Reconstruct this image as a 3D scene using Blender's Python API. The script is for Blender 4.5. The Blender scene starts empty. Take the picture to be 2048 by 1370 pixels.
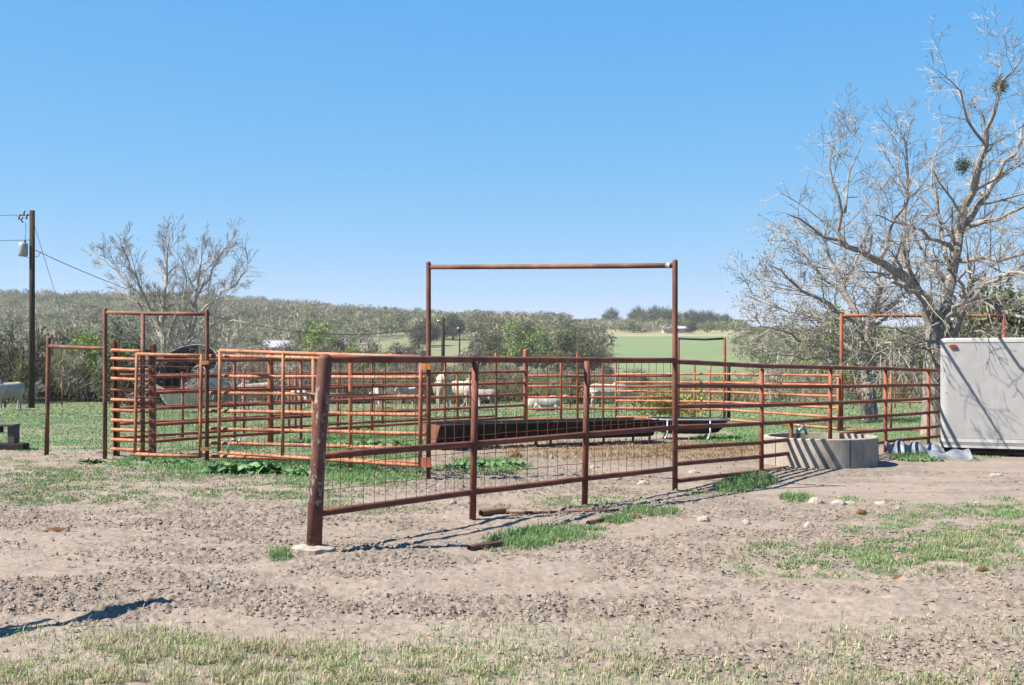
import bpy, math, random
import numpy as np
from mathutils import Vector, Matrix

# ------------------------------------------------------------------ camera, sky, sun, exposure
sc = bpy.context.scene
F = 2450.0            # focal length in photograph pixels (2048 wide)
HC = 1.5              # eye height
YH = 720.0            # eye level row of the photograph
cam_d = bpy.data.cameras.new('camera')
cam_d.sensor_fit = 'HORIZONTAL'; cam_d.sensor_width = 36.0
cam_d.lens = 36.0 * F / 2048.0
cam_d.shift_y = (YH - 685.0) / 2048.0
cam_d.clip_start = 0.1; cam_d.clip_end = 6000
cam = bpy.data.objects.new('camera', cam_d)
cam.location = (0, 0, HC); cam.rotation_euler = (math.radians(90), 0, 0)
sc.collection.objects.link(cam); sc.camera = cam

SUNV = Vector((-0.80, -0.23, 1.0)).normalized()      # towards the sun
SUN_EL = math.asin(SUNV.z)
SUN_ROT = math.atan2(SUNV.x, SUNV.y) % (2 * math.pi)
w = bpy.data.worlds.new('World'); sc.world = w; w.use_nodes = True
nt = w.node_tree; nt.nodes.clear()
sky = nt.nodes.new('ShaderNodeTexSky'); sky.sky_type = 'NISHITA'; sky.sun_disc = False
sky.sun_elevation = SUN_EL; sky.sun_rotation = SUN_ROT
sky.altitude = 0; sky.air_density = 0.6; sky.dust_density = 0.0; sky.ozone_density = 6.0
bg = nt.nodes.new('ShaderNodeBackground'); bg.inputs['Strength'].default_value = 0.052
wo = nt.nodes.new('ShaderNodeOutputWorld')
sp = nt.nodes.new('ShaderNodeSeparateColor'); cb = nt.nodes.new('ShaderNodeCombineColor'); nt.links.new(sky.outputs[0], sp.inputs[0])
for i, (pw, ml) in enumerate(((1.06, .92), (.42, 2.26), (.12, 4.9))):      # the camera's colour response to a clear sky
    a = nt.nodes.new('ShaderNodeMath'); a.operation = 'POWER'; a.inputs[1].default_value = pw; nt.links.new(sp.outputs[i], a.inputs[0])
    b = nt.nodes.new('ShaderNodeMath'); b.operation = 'MULTIPLY'; b.inputs[1].default_value = ml; nt.links.new(a.outputs[0], b.inputs[0]); nt.links.new(b.outputs[0], cb.inputs[i])
nt.links.new(cb.outputs[0], bg.inputs[0]); nt.links.new(bg.outputs[0], wo.inputs[0])
sl = bpy.data.lights.new('sun', 'SUN'); sl.energy = 5.0; sl.angle = math.radians(0.5); sl.color = (1.0, 0.91, 0.79)
so = bpy.data.objects.new('sun', sl); sc.collection.objects.link(so)
so.rotation_euler = SUNV.to_track_quat('Z', 'Y').to_euler()
sc.view_settings.view_transform = 'Standard'; sc.view_settings.look = 'None'
sc.view_settings.exposure = 1.56; sc.view_settings.gamma = 1
sc.cycles.max_bounces = 5; sc.cycles.transparent_max_bounces = 6
sc.cycles.use_denoising = True

random.seed(11); RNG = np.random.default_rng(5)
COL = sc.collection

# ------------------------------------------------------------------ terrain and pixel -> place
def sstep(a, b, x):
    t = np.clip((x - a) / float(b - a), 0, 1); return t * t * (3 - 2 * t)
SD = [60, 90, 130, 170, 200, 250, 350, 450, 560, 700, 900, 1500, 2500]
SR = [-.03267, -.029, -.022, -.0125, -.007, .004, .0195, .0245, .026, .024, .017, .004, -.001]
SLF = [-.03267, -.0285, -.022, -.014, -.0085, .002, .018, .034, .0455, .042, .030, .008, -.001]
def terrain(x, y):
    x = np.asarray(x, float); y = np.asarray(y, float)
    u = np.clip(x / np.maximum(y, 5), -.6, .6)
    near = -0.46 * sstep(28, 50, y)
    yy = np.clip(y, 60, 2500)
    left = 1 - sstep(-.32, .02, u)
    s = np.interp(yy, SD, SR) * (1 - left) + np.interp(yy, SD, SLF) * left
    far = HC + yy * s
    z = np.where(y < 60, near, far)
    z = z - 0.15 * np.exp(-(((x - 8.6) / 1.5) ** 2 + ((y - 20.6) / 1.1) ** 2))
    return z
def tz(x, y): return float(terrain(x, y))
def GP(px, py):
    """where the ray through a photograph pixel meets the ground"""
    u = (px - 1024) / F; k = (py - YH) / F
    d = 3.0
    while d < 900:
        z = HC - k * d
        if z <= tz(u * d, d) + 1e-4:
            lo, hi = d / 1.02, d
            for _ in range(18):
                m = (lo + hi) / 2
                if HC - k * m <= tz(u * m, m): hi = m
                else: lo = m
            return Vector((u * hi, hi, tz(u * hi, hi)))
        d *= 1.02
    return Vector((u * 900, 900, tz(u * 900, 900)))
def V(px, py, d):
    return Vector(((px - 1024) / F * d, d, HC - (py - YH) / F * d))
def on_line(line, px):
    """point of a ground polyline seen in column px"""
    u = (px - 1024) / F
    best = None
    for a, b in zip(line[:-1], line[1:]):
        den = (b.x - a.x) - u * (b.y - a.y)
        if abs(den) < 1e-9: continue
        t = (u * a.y - a.x) / den
        e = 0 if 0 <= t <= 1 else min(abs(t), abs(t - 1))
        if best is None or e < best[0]:
            p = a.lerp(b, t); best = (e, p)
    return best[1].copy()
def PL(line, px, py):
    p = on_line(line, px); return V(px, py, p.y)

# ------------------------------------------------------------------ numpy noise
def _h(ix, iy, s):
    n = (ix.astype(np.int64) * 374761393 + iy.astype(np.int64) * 668265263 + s * 1274126177) & 0xffffffff
    n = ((n ^ (n >> 13)) * 1103515245) & 0xffffffff
    n = ((n ^ (n >> 16)) * 2246822519) & 0xffffffff
    return ((n ^ (n >> 15)) & 0xffffff) / float(0xffffff)
def vn(x, y, s=0):
    ix = np.floor(x); iy = np.floor(y); fx = x - ix; fy = y - iy
    fx = fx * fx * (3 - 2 * fx); fy = fy * fy * (3 - 2 * fy)
    a = _h(ix, iy, s); b = _h(ix + 1, iy, s); c = _h(ix, iy + 1, s); d = _h(ix + 1, iy + 1, s)
    return (a * (1 - fx) + b * fx) * (1 - fy) + (c * (1 - fx) + d * fx) * fy
def fbm(x, y, s=0, o=4):
    r = 0; a = .5; t = 0
    for i in range(o):
        r = r + a * vn(x, y, s + i * 7); t += a; a *= .5; x = x * 2.03 + 5.1; y = y * 2.03 + 9.7
    return r / t
def worley(x, y, s=0):
    ix = np.floor(x); iy = np.floor(y); best = np.full(x.shape, 9.0); idv = np.zeros(x.shape)
    for i in (-1, 0, 1):
        for j in (-1, 0, 1):
            cx = ix + i; cy = iy + j
            px = cx + _h(cx, cy, s); py = cy + _h(cx, cy, s + 3)
            d = np.hypot(px - x, py - y)
            m = d < best; best = np.where(m, d, best); idv = np.where(m, _h(cx, cy, s + 9), idv)
    return best, idv

# ------------------------------------------------------------------ material helpers
def new_mat(name, rough=.8, metal=0.0, spec=0.3):
    m = bpy.data.materials.new(name); m.use_nodes = True
    n = m.node_tree; b = n.nodes['Principled BSDF']
    b.inputs['Roughness'].default_value = rough; b.inputs['Metallic'].default_value = metal
    b.inputs['Specular IOR Level'].default_value = spec
    return m, n, b
def N(n, t, **k):
    o = n.nodes.new(t)
    for a, v in k.items():
        if a in o.inputs: o.inputs[a].default_value = v
        else: setattr(o, a, v)
    return o
def c4(c): return (c[0], c[1], c[2], 1)
def mix(n, a, b, fac):
    m = N(n, 'ShaderNodeMix', data_type='RGBA')
    for s, v in ((6, a), (7, b)):
        if isinstance(v, tuple): m.inputs[s].default_value = c4(v)
        else: n.links.new(v, m.inputs[s])
    if isinstance(fac, float): m.inputs[0].default_value = fac
    else: n.links.new(fac, m.inputs[0])
    return m.outputs[2]
def noise(n, scale, detail=3, rough=.6, vec=None, sx=None):
    t = N(n, 'ShaderNodeTexNoise'); t.inputs['Scale'].default_value = scale
    t.inputs['Detail'].default_value = detail; t.inputs['Roughness'].default_value = rough
    if vec is None:
        g = n.nodes.get('geo') or N(n, 'ShaderNodeNewGeometry'); g.name = 'geo'; vec = g.outputs['Position']
    if sx:
        mp = N(n, 'ShaderNodeMapping'); mp.inputs['Scale'].default_value = sx
        n.links.new(vec, mp.inputs[0]); vec = mp.outputs[0]
    n.links.new(vec, t.inputs['Vector']); return t.outputs['Fac']
def ramp(n, fac, lo, hi):
    r = N(n, 'ShaderNodeMapRange'); r.inputs[1].default_value = lo; r.inputs[2].default_value = hi
    n.links.new(fac, r.inputs[0]); return r.outputs[0]
def bump(n, b, h, strength=.4, dist=.01):
    u = N(n, 'ShaderNodeBump'); u.inputs['Strength'].default_value = strength; u.inputs['Distance'].default_value = dist
    n.links.new(h, u.inputs['Height']); n.links.new(u.outputs[0], b.inputs['Normal'])

ALB = .50
def mat_rust(name, a, b_, c_, paint=None, scale=1.0, bands=False):
    a, b_, c_ = [tuple(v * ALB for v in q) for q in (a, b_, c_)]
    if paint: paint = tuple(v * ALB for v in paint)
    m, n, b = new_mat(name, .72, .0, .35)
    f1 = ramp(n, noise(n, 9 * scale, 5, .65), .36, .64)
    f2 = ramp(n, noise(n, 60 * scale, 4, .7), .50, .68)
    f3 = ramp(n, noise(n, 2.1 * scale, 3, .6), .42, .62)
    c = mix(n, a, b_, f1)
    c = mix(n, c, c_, f2)
    c = mix(n, c, tuple(v * .62 for v in a), f3)
    if bands:      # wire-rubbed bands and scale specks
        f = ramp(n, noise(n, 38, 2, .5, sx=(1, 1, 1)), .60, .64)
        c = mix(n, c, (a[0] * .45, a[1] * .4, a[2] * .4), f)
    if paint:
        f4 = ramp(n, noise(n, 24, 5, .75, sx=(1, 1, .45)), .535, .60)
        f5 = ramp(n, noise(n, 3.2, 2, .5), .45, .55)
        mu = N(n, 'ShaderNodeMath', operation='MULTIPLY'); n.links.new(f4, mu.inputs[0]); n.links.new(f5, mu.inputs[1])
        c = mix(n, c, paint, mu.outputs[0])
    n.links.new(c, b.inputs['Base Color'])
    bump(n, b, noise(n, 130, 4, .7), .5, .002)
    return m
def mat_plain(name, col, rough=.7, metal=0., spec=.3, var=.25, scale=8, bs=0., sx=None):
    m, n, b = new_mat(name, rough, metal, spec); col = tuple(v * ALB for v in col)
    f = noise(n, scale, 4, .65, sx=sx)
    c = mix(n, tuple(v * (1 - var) for v in col), tuple(min(1, v * (1 + var)) for v in col), ramp(n, f, .3, .7))
    n.links.new(c, b.inputs['Base Color'])
    if bs: bump(n, b, noise(n, scale * 6, 4, .7, sx=sx), bs, .01)
    return m
def mat_attr(name, rough=.85, spec=.2, var=.25, scale=3, transl=0.0, bs=0., bscale=60):
    m, n, b = new_mat(name, rough, 0, spec)
    at = N(n, 'ShaderNodeAttribute', attribute_name='Col')
    f = ramp(n, noise(n, scale, 4, .65), .3, .7)
    d = N(n, 'ShaderNodeMix', data_type='RGBA', blend_type='MULTIPLY'); d.inputs[0].default_value = 1
    n.links.new(at.outputs['Color'], d.inputs[6])
    g = mix(n, (ALB * (1 - var),) * 3, (ALB * (1 + var),) * 3, f); n.links.new(g, d.inputs[7])
    n.links.new(d.outputs[2], b.inputs['Base Color'])
    if transl:
        tr = N(n, 'ShaderNodeBsdfTranslucent'); n.links.new(d.outputs[2], tr.inputs[0])
        ms = N(n, 'ShaderNodeMixShader'); ms.inputs[0].default_value = transl
        n.links.new(b.outputs[0], ms.inputs[1]); n.links.new(tr.outputs[0], ms.inputs[2])
        n.links.new(ms.outputs[0], n.nodes['Material Output'].inputs[0])
    if bs: bump(n, b, noise(n, bscale, 5, .75), bs, .02)
    return m

M = {}
M['rust_dark'] = mat_rust('dark_rust', (.29, .090, .054), (.39, .135, .075), (.16, .056, .040))
M['rust_post'] = mat_rust('rust_post', (.20, .075, .052), (.28, .115, .078), (.11, .05, .042), paint=(.50, .46, .42))
M['rust_orange'] = mat_rust('orange_rust', (.62, .235, .115), (.82, .42, .22), (.36, .11, .058), bands=True)
M['rust_mid'] = mat_rust('red_rust', (.47, .125, .065), (.60, .20, .10), (.24, .068, .044))
M['rust_red'] = mat_rust('red_brown_rust', (.33, .10, .065), (.43, .15, .09), (.18, .06, .045))
M['rust_brown'] = mat_rust('brown_rust', (.26, .10, .065), (.38, .17, .10), (.15, .06, .045))
M['rust_bright'] = mat_rust('bright_rust', (.62, .225, .11), (.78, .37, .19), (.36, .11, .06))
M['wire'] = mat_plain('rusty_wire', (.20, .075, .042), .7, 0, .3)
M['galv'] = mat_plain('galvanized_steel', (.52, .54, .56), .42, .55, .5, .15, 6)
M['greypipe'] = mat_plain('grey_pipe', (.33, .34, .35), .5, .3, .5, .2, 14)
M['white'] = mat_plain('old_white_paint', (.70, .70, .70), .6, 0, .3, .12, 5)
M['concrete'] = mat_plain('concrete', (.50, .445, .38), .9, 0, .2, .30, 5, .45, sx=(1, 1, .45))
M['concrete_pale'] = mat_plain('pale_concrete', (.46, .42, .36), .9, 0, .2, .15, 4, .3)
M['stone'] = mat_plain('limestone', (.52, .46, .40), .9, 0, .2, .22, 14, .6)
M['black'] = mat_plain('black_plastic', (.018, .018, .02), .45, 0, .4, .3, 10)
M['darksteel'] = mat_rust('dark_steel', (.016, .012, .012), (.028, .018, .017), (.010, .008, .008))  # near black, also carries the shade of the trough body
M['blue'] = mat_plain('blue_plastic', (.02, .12, .42), .4, 0, .5, .15, 4)
M['redlens'] = mat_plain('red_lens', (.45, .05, .02), .3, 0, .5, .2, 20)
M['yellowtag'] = mat_plain('yellow_steel', (.55, .26, .07), .6, 0, .3, .25, 12)
M['polewood'] = mat_plain('creosote_wood', (.058, .042, .034), .9, 0, .2, .4, 5, .3, sx=(6, 6, .6))
M['greywood'] = mat_plain('weathered_wood', (.15, .14, .13), .9, 0, .2, .3, 8, .4, sx=(1, 6, 6))
M['darkwood'] = mat_plain('dark_timber', (.045, .04, .038), .9, 0, .2, .3, 8, .4)
M['hide'] = mat_plain('white_hide', (.60, .55, .46), .9, 0, .15, .30, 3.0)
M['hidegrey'] = mat_plain('grey_hide', (.34, .32, .30), .85, 0, .2, .2, 2.5)
M['horn'] = mat_plain('horn', (.08, .07, .06), .5)
M['glass'] = mat_plain('transformer_grey', (.50, .52, .53), .4, .2, .5, .1, 4)
M['dung'] = mat_plain('dung', (.22, .12, .06), .95, 0, .1, .4, 40, .8)
M['leafdock'] = mat_plain('dock_leaf', (.17, .33, .12), .45, 0, .5, .4, 20)
M['leafdark'] = mat_plain('dark_leaf', (.045, .085, .028), .6, 0, .3, .35, 9)
M['bark'] = mat_plain('grey_bark', (.43, .395, .35), .95, 0, .1, .35, 16, .6, sx=(1, 1, .4))
M['barkpale'] = mat_plain('pale_bark', (.56, .52, .46), .95, 0, .1, .25, 12, .5)
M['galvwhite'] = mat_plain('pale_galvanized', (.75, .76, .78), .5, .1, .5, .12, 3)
M['galvshade'] = mat_plain('shaded_galvanized', (.10, .10, .11), .6, .2, .4, .3, 3)  # tank interior metal, its shade darkened into the colour
M['barkdark'] = mat_plain('dark_bark', (.13, .11, .095), .95, 0, .1, .35, 10, .5, sx=(1, 1, .4))
M['twig'] = mat_plain('twig_bark', (.50, .46, .41), .95, 0, .1, .25, 6)
M['veg'] = mat_attr('vegetation', .85, .15, .22, .7, .25)
M['blade'] = mat_attr('grass_blades', .7, .25, .15, 2.0, .25)
M['straw'] = mat_attr('hay', .85, .2, .2, 6.0, .1)

# ------------------------------------------------------------------ object helpers
def tag(o, label=None, cat=None, group=None, kind=None):
    if label: o['label'] = label
    if cat: o['category'] = cat
    if group: o['group'] = group
    if kind: o['kind'] = kind
    return o
def thing(name, label, cat, loc, group=None):
    e = bpy.data.objects.new(name, None); COL.objects.link(e); e.location = loc; e.empty_display_size = .1
    return tag(e, label, cat, group)
def wloc(p):
    v = Vector((0, 0, 0))
    while p is not None: v += Vector(p.location); p = p.parent
    return v
class MB:
    def __init__(s): s.v = []; s.f = []; s.sm = []
    def add(s, vs, fs, smooth=True):
        k = len(s.v); s.v += [tuple(v) for v in vs]; s.f += [tuple(i + k for i in f) for f in fs]; s.sm += [smooth] * len(fs); return s
    def tube(s, pts, rad, n=10, caps=True, dome=0.0, sq=1.0):
        pts = [Vector(p) for p in pts]
        if not hasattr(rad, '__len__'): rad = [rad] * len(pts)
        rad = list(rad)
        if dome:      # rounded cap at the end
            d = (pts[-1] - pts[-2]).normalized(); e = pts[-1]; r = rad[-1]
            for a in (25, 50, 75):
                pts.append(e + d * r * dome * math.sin(math.radians(a))); rad.append(r * math.cos(math.radians(a)))
        vs = []; fs = []; up = None
        for i, p in enumerate(pts):
            a = pts[max(0, i - 1)]; c = pts[min(len(pts) - 1, i + 1)]
            d = (c - a)
            if d.length < 1e-9: d = Vector((0, 0, 1))
            d.normalize()
            if up is None: up = Vector((0, 0, 1)) if abs(d.z) < .9 else Vector((0, 1, 0))
            x = d.cross(up)
            if x.length < 1e-5: x = d.orthogonal()
            x.normalize(); y = x.cross(d).normalized(); up = y
            for k in range(n):
                t = 2 * math.pi * k / n
                vs.append(p + x * (math.cos(t) * rad[i] * sq) + y * (math.sin(t) * rad[i]))
        for i in range(len(pts) - 1):
            for k in range(n):
                a = i * n + k; b = i * n + (k + 1) % n
                fs.append((a, b, b + n, a + n))
        s.add(vs, fs, n > 4)
        if caps:
            k = len(s.v) - len(vs)
            s.f.append(tuple(k + j for j in reversed(range(n)))); s.sm.append(False)
            s.f.append(tuple(k + (len(pts) - 1) * n + j for j in range(n))); s.sm.append(False)
        return s
    def box(s, c, size, rz=0, bev=0.0, R=None):
        hx, hy, hz = [v / 2 for v in size]
        if R is None: R = Matrix.Rotation(rz, 3, 'Z')
        c = Vector(c)
        if bev <= 0:
            vs = [c + R @ Vector((x * hx, y * hy, z * hz)) for z in (-1, 1) for y in (-1, 1) for x in (-1, 1)]
            fs = [(0, 2, 3, 1), (4, 5, 7, 6), (0, 1, 5, 4), (2, 6, 7, 3), (0, 4, 6, 2), (1, 3, 7, 5)]
            return s.add(vs, fs, False)
        vs = []; b = bev
        ring = [(-hx + b, -hy), (hx - b, -hy), (hx, -hy + b), (hx, hy - b), (hx - b, hy), (-hx + b, hy), (-hx, hy - b), (-hx, -hy + b)]
        for z, k in ((-hz, b), (-hz + b, 0), (hz - b, 0), (hz, b)):
            for x, y in ring:
                vs.append(c + R @ Vector((x * (1 - k / hx), y * (1 - k / hy), z)))
        fs = [tuple(reversed(range(8))), tuple(range(24, 32))]
        for i in range(3):
            for j in range(8):
                a = i * 8 + j; d = i * 8 + (j + 1) % 8
                fs.append((a, d, d + 8, a + 8))
        return s.add(vs, fs, False)
    def build(s, name, mat, parent=None, colors=None):
        me = bpy.data.meshes.new(name); o = bpy.data.objects.new(name, me); COL.objects.link(o)
        off = Vector((0, 0, 0))
        if parent is not None:
            off = wloc(parent); o.parent = parent
        me.from_pydata([(v[0] - off.x, v[1] - off.y, v[2] - off.z) for v in s.v], [], s.f)
        me.polygons.foreach_set('use_smooth', s.sm); me.materials.append(M[mat] if isinstance(mat, str) else mat)
        me.update(); return o
def np_mesh(name, verts, faces, mat, parent=None, colors=None, smooth=False):
    """faces: (n,k) array"""
    me = bpy.data.meshes.new(name); nv = len(verts); nf, k = faces.shape
    me.vertices.add(nv); me.loops.add(nf * k); me.polygons.add(nf)
    me.vertices.foreach_set('co', np.asarray(verts, np.float32).ravel())
    me.loops.foreach_set('vertex_index', np.asarray(faces, np.int32).ravel())
    me.polygons.foreach_set('loop_start', np.arange(0, nf * k, k, dtype=np.int32))
    me.polygons.foreach_set('loop_total', np.full(nf, k, np.int32))
    me.update(calc_edges=True)
    me.polygons.foreach_set('use_smooth', np.full(nf, smooth, bool))
    if colors is not None:
        a = me.color_attributes.new('Col', 'FLOAT_COLOR', 'POINT')
        c = np.ones((nv, 4), np.float32); c[:, :3] = colors; a.data.foreach_set('color', c.ravel())
    me.materials.append(M[mat] if isinstance(mat, str) else mat)
    o = bpy.data.objects.new(name, me); COL.objects.link(o)
    if parent is not None: o.parent = parent
    return o
def copy_tree(o, parent=None):
    c = o.copy(); COL.objects.link(c); c.parent = parent
    for ch in list(o.children): copy_tree(ch, c)
    return c

# ------------------------------------------------------------------ ground cover masks (positions of patches on the ground)
ELL = [  # cx, cy, rx, ry, strength (photograph rows/columns, turned into ground places)
 (330,1345,330,70,.85),(300,1290,170,30,.6),(800,1350,520,52,.85),(1180,1358,260,34,.7),(560,1300,220,26,.55),(90,1345,150,40,.5),
 (1500,1362,300,20,.35),(1900,1365,260,16,.3),
 (1690,1118,280,32,.85),(1890,1105,190,42,.95),(1560,1110,110,22,.5),(1760,1048,80,22,.8),(1710,1055,60,18,.6),(1850,1025,75,14,.85),(1985,1020,70,28,.8),
 (1592,996,34,9,1),(1680,998,60,6,.7),(1780,1002,60,5,.6),(1893,1053,26,8,.9),(2010,1065,70,18,.6),(1930,1075,80,10,.4),
 (1110,1068,110,17,1.3),(1040,1082,75,17,1.3),(1300,1026,58,12,1.2),(1235,1042,40,10,1),(975,1097,45,8,.9),(1170,1010,60,10,.4),(1200,990,90,18,.35),
 (1500,962,56,17,1.4),(1470,975,40,12,1.2),(1420,985,60,9,.5),(1110,1000,60,14,.35),
 (300,975,360,42,.72),(560,965,230,42,.85),(90,985,130,30,.7),(600,932,200,26,1.6),(740,950,130,28,1.25),(430,940,150,16,1.5),(120,950,160,20,.6),
 (970,935,85,18,.9),(1060,955,60,12,.35),(250,925,60,10,.8),(560,1113,26,11,.9),(130,918,60,7,.55),(30,925,50,14,.6),(860,945,70,16,.5),
 (330,915,120,14,.8),(1840,915,70,9,.9),(1950,910,60,6,.7),(1945,920,25,5,.6),(790,1020,120,12,.2),(640,1010,80,12,.25),
 (735,885,125,40,1.7),(1085,1205,30,4,.5),(1340,1360,120,10,.5),
]
def gmask(x, y):
    yy = np.maximum(y, 2.0)
    px = 1024 + F * x / yy; py = YH + F * HC / yy
    g = np.zeros(np.shape(x))
    for cx, cy, rx, ry, st in ELL:
        q = ((px - cx) / rx) ** 2 + ((py - cy) / ry) ** 2
        g = np.maximum(g, st * np.clip(1.25 - q, 0, 1))
    n = fbm(x * 1.6, y * 1.6, 3, 4)
    n2 = fbm(x * 7, y * 7, 13, 3)
    g = g * np.clip((n - .28) * 3.0, 0, 1.2) * np.clip((n2 - .36) * 4.5, .0, 1.25)
    # pasture beyond the yard
    lim = np.interp(px, [-400, 0, 60, 120, 220, 420, 640, 880, 900, 1400, 1480, 1520, 1600, 1760, 1900, 2500],
                        [ 880,895,902, 893, 905, 905, 905, 868, 845, 845, 878, 885,  868, 890, 880, 880])
    lim = lim + (n - .5) * 22
    past = sstep(-6, 6, lim - py) * (.55 + .9 * np.clip((fbm(x * .5, y * .5, 31, 4) - .25) * 2, 0, 1))
    past = past * np.clip((n2 - .15) * 3, .35, 1.1)
    return np.clip(np.maximum(g, past), 0, 1.4), past
def dirt_tracks(x, y):
    """0 on smooth trodden ground, 1 where hooves broke it into clods"""
    a = fbm(x * .45 + 3, y * 1.6, 41, 3); b = fbm(x * 2.2, y * 3.4, 47, 3)
    return sstep(.40, .58, a * .62 + b * .38)

# ------------------------------------------------------------------ ground sheet
def make_ground():
    ud = np.linspace(-.46, .46, 1050)
    uo = .46 + np.cumsum(np.geomspace(.004, .36, 30))
    u = np.concatenate([-uo[::-1], ud, uo])
    ys = [5.2]
    while ys[-1] < 60: ys.append(ys[-1] + max(.009, .00024 * ys[-1] ** 2))
    while ys[-1] < 1500: ys.append(ys[-1] * 1.018)
    ys = np.array(ys)
    yb = np.concatenate([-np.geomspace(300, .5, 14), np.linspace(0, 5.15, 34)])
    y = np.concatenate([yb, ys])
    Y, U = np.meshgrid(y, u, indexing='ij')
    W = np.sqrt(Y ** 2 + 6.0)
    X = U * W
    Z = terrain(X, Y)
    nearw = (1 - sstep(24, 45, Y)) * sstep(2.0, 5.0, Y) * (np.abs(U) < .6)
    g, past = gmask(X, Y)
    cl = dirt_tracks(X, Y)
    # undulation, hoof-broken clods
    hay = np.exp(-(((X - 2.6) / 2.6) ** 2 + ((Y - 20.6) / 1.7) ** 2))
    fine = 1 - np.clip(past, 0, 1) * .7
    H = (fbm(X * .8, Y * 1.1, 51, 4) - .5) * .07 + (fbm(X * 4.5, Y * 6, 57, 3) - .5) * .030
    d1, i1 = worley(X * 15, Y * 15, 61); d2, i2 = worley(X * 32, Y * 32, 67)
    c1 = np.clip(.62 - d1, 0, .5) * np.clip((i1 - .35) * 1.8, 0, 1)
    c2 = np.clip(.60 - d2, 0, .5) * np.clip((i2 - .30) * 1.5, 0, 1)
    pits = np.clip(vn(X * 9, Y * 11, 71) - .66, 0, 1) * -.06
    H = H + (c1 * .030 + c2 * .020 + (fbm(X * 22, Y * 22, 171, 4) - .5) * .030 + pits) * (.34 + .9 * cl) * fine
    # wheel and cattle ruts running across the yard
    r1 = np.exp(-((Y - (8.35 + .14 * X + .12 * np.sin(X * 1.3))) / .20) ** 2)
    r2 = np.exp(-((Y - (7.25 + .07 * X)) / .17) ** 2)
    H = H - .035 * r1 - .03 * r2
    calm = sstep(.6, 2.6, X) * sstep(11.5, 13.5, Y); H = H * (1 - .72 * calm)
    calm2 = np.exp(-((X + .35) / 1.3) ** 2 - ((Y - 10.3) / .9) ** 2); H = H * (1 - .45 * calm2)
    Z = Z + H * nearw
    # albedo
    n1 = fbm(X * 1.1, Y * 1.9, 81, 4)[..., None]; n2 = fbm(X * 16, Y * 16, 83, 3)[..., None]
    dirt = np.array([.37, .304, .25]) * (1 - n1) + np.array([.45, .378, .315]) * n1
    dirt = dirt * (.80 + .38 * n2) * (1 - .34 * cl[..., None] * (1 - n2) * (.6 + .8 * n1))
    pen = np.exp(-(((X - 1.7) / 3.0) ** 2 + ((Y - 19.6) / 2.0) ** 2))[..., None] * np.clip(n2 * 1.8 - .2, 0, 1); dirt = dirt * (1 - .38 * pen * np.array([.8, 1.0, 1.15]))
    haya = np.clip(hay[..., None] * 1.3 * (n2 + .2), 0, .65)
    dirt = dirt * (1 - haya) + np.array([.33, .235, .125]) * haya
    grs = np.array([.12, .205, .075]) * (.7 + .6 * n1)
    stw = np.array([.32, .27, .16])
    ga = np.clip(g[..., None] * .85, 0, .92) * (.45 + .8 * n2)
    gc = grs * (1 - .35) + stw * .35
    pa = np.clip(past[..., None], 0, 1)
    gc = gc * (1 - pa) + pa * (np.array([.20, .33, .135]) * (.72 + .5 * n1) * (.72 + .5 * n2))
    C = dirt * (1 - np.clip(ga, 0, 1)) + gc * np.clip(ga, 0, 1)
    # far land
    Uc = X / np.maximum(Y, 5)
    f60 = sstep(45, 62, Y)[..., None]
    big = fbm(X * .02, Y * .035, 91, 4)[..., None]; med = fbm(X * .35, Y * .8, 93, 4)[..., None]
    scrub = np.array([.27, .26, .16]) * (.6 + .8 * med) * (1 - big * .3) + np.array([.0, .045, .0]) * big
    C = C * (1 - f60) + scrub * f60
    fld = (sstep(.062, .085, Uc) * (1 - sstep(.168, .19, Uc + .01 * np.sin(Y * .05))) * sstep(165, 205, Y) * (1 - sstep(345, 356, Y)))[..., None]
    C = C * (1 - fld) + fld * np.array([.215, .29, .135]) * (.85 + .3 * big)
    mead = (sstep(.065, .10, Uc) * sstep(60, 80, Y) * (1 - sstep(165, 205, Y)))[..., None] * .6
    C = C * (1 - mead) + mead * np.array([.22, .27, .13]) * (.75 + .5 * med)
    dry = (sstep(.05, .07, Uc) * sstep(350, 372, Y))[..., None]
    C = C * (1 - dry) + dry * np.array([.36, .33, .19]) * (.8 + .4 * big)
    road = (sstep(.04, .05, Uc) * np.exp(-((Y - 356 - 25 * (Uc - .07)) / 5.5) ** 2))[..., None]
    C = C * (1 - road) + road * np.array([.50, .44, .36])
    clr = (sstep(-.135, -.125, Uc) * (1 - sstep(-.03, -.02, Uc)) * sstep(225, 250, Y) * (1 - sstep(325, 345, Y)))[..., None]
    C = C * (1 - clr) + clr * np.array([.26, .28, .15]) * (.8 + .4 * med)
    nr, nc = X.shape
    idx = np.arange(nr * nc).reshape(nr, nc)
    q = np.stack([idx[:-1, :-1], idx[:-1, 1:], idx[1:, 1:], idx[1:, :-1]], -1).reshape(-1, 4)
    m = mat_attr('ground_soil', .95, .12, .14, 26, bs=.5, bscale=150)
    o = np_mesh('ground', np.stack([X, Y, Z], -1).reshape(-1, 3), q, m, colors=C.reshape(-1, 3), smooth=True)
    tag(o, kind='structure'); return X, Y, Z, y, u
GX, GY, GZ, gy, gu = make_ground()
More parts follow.
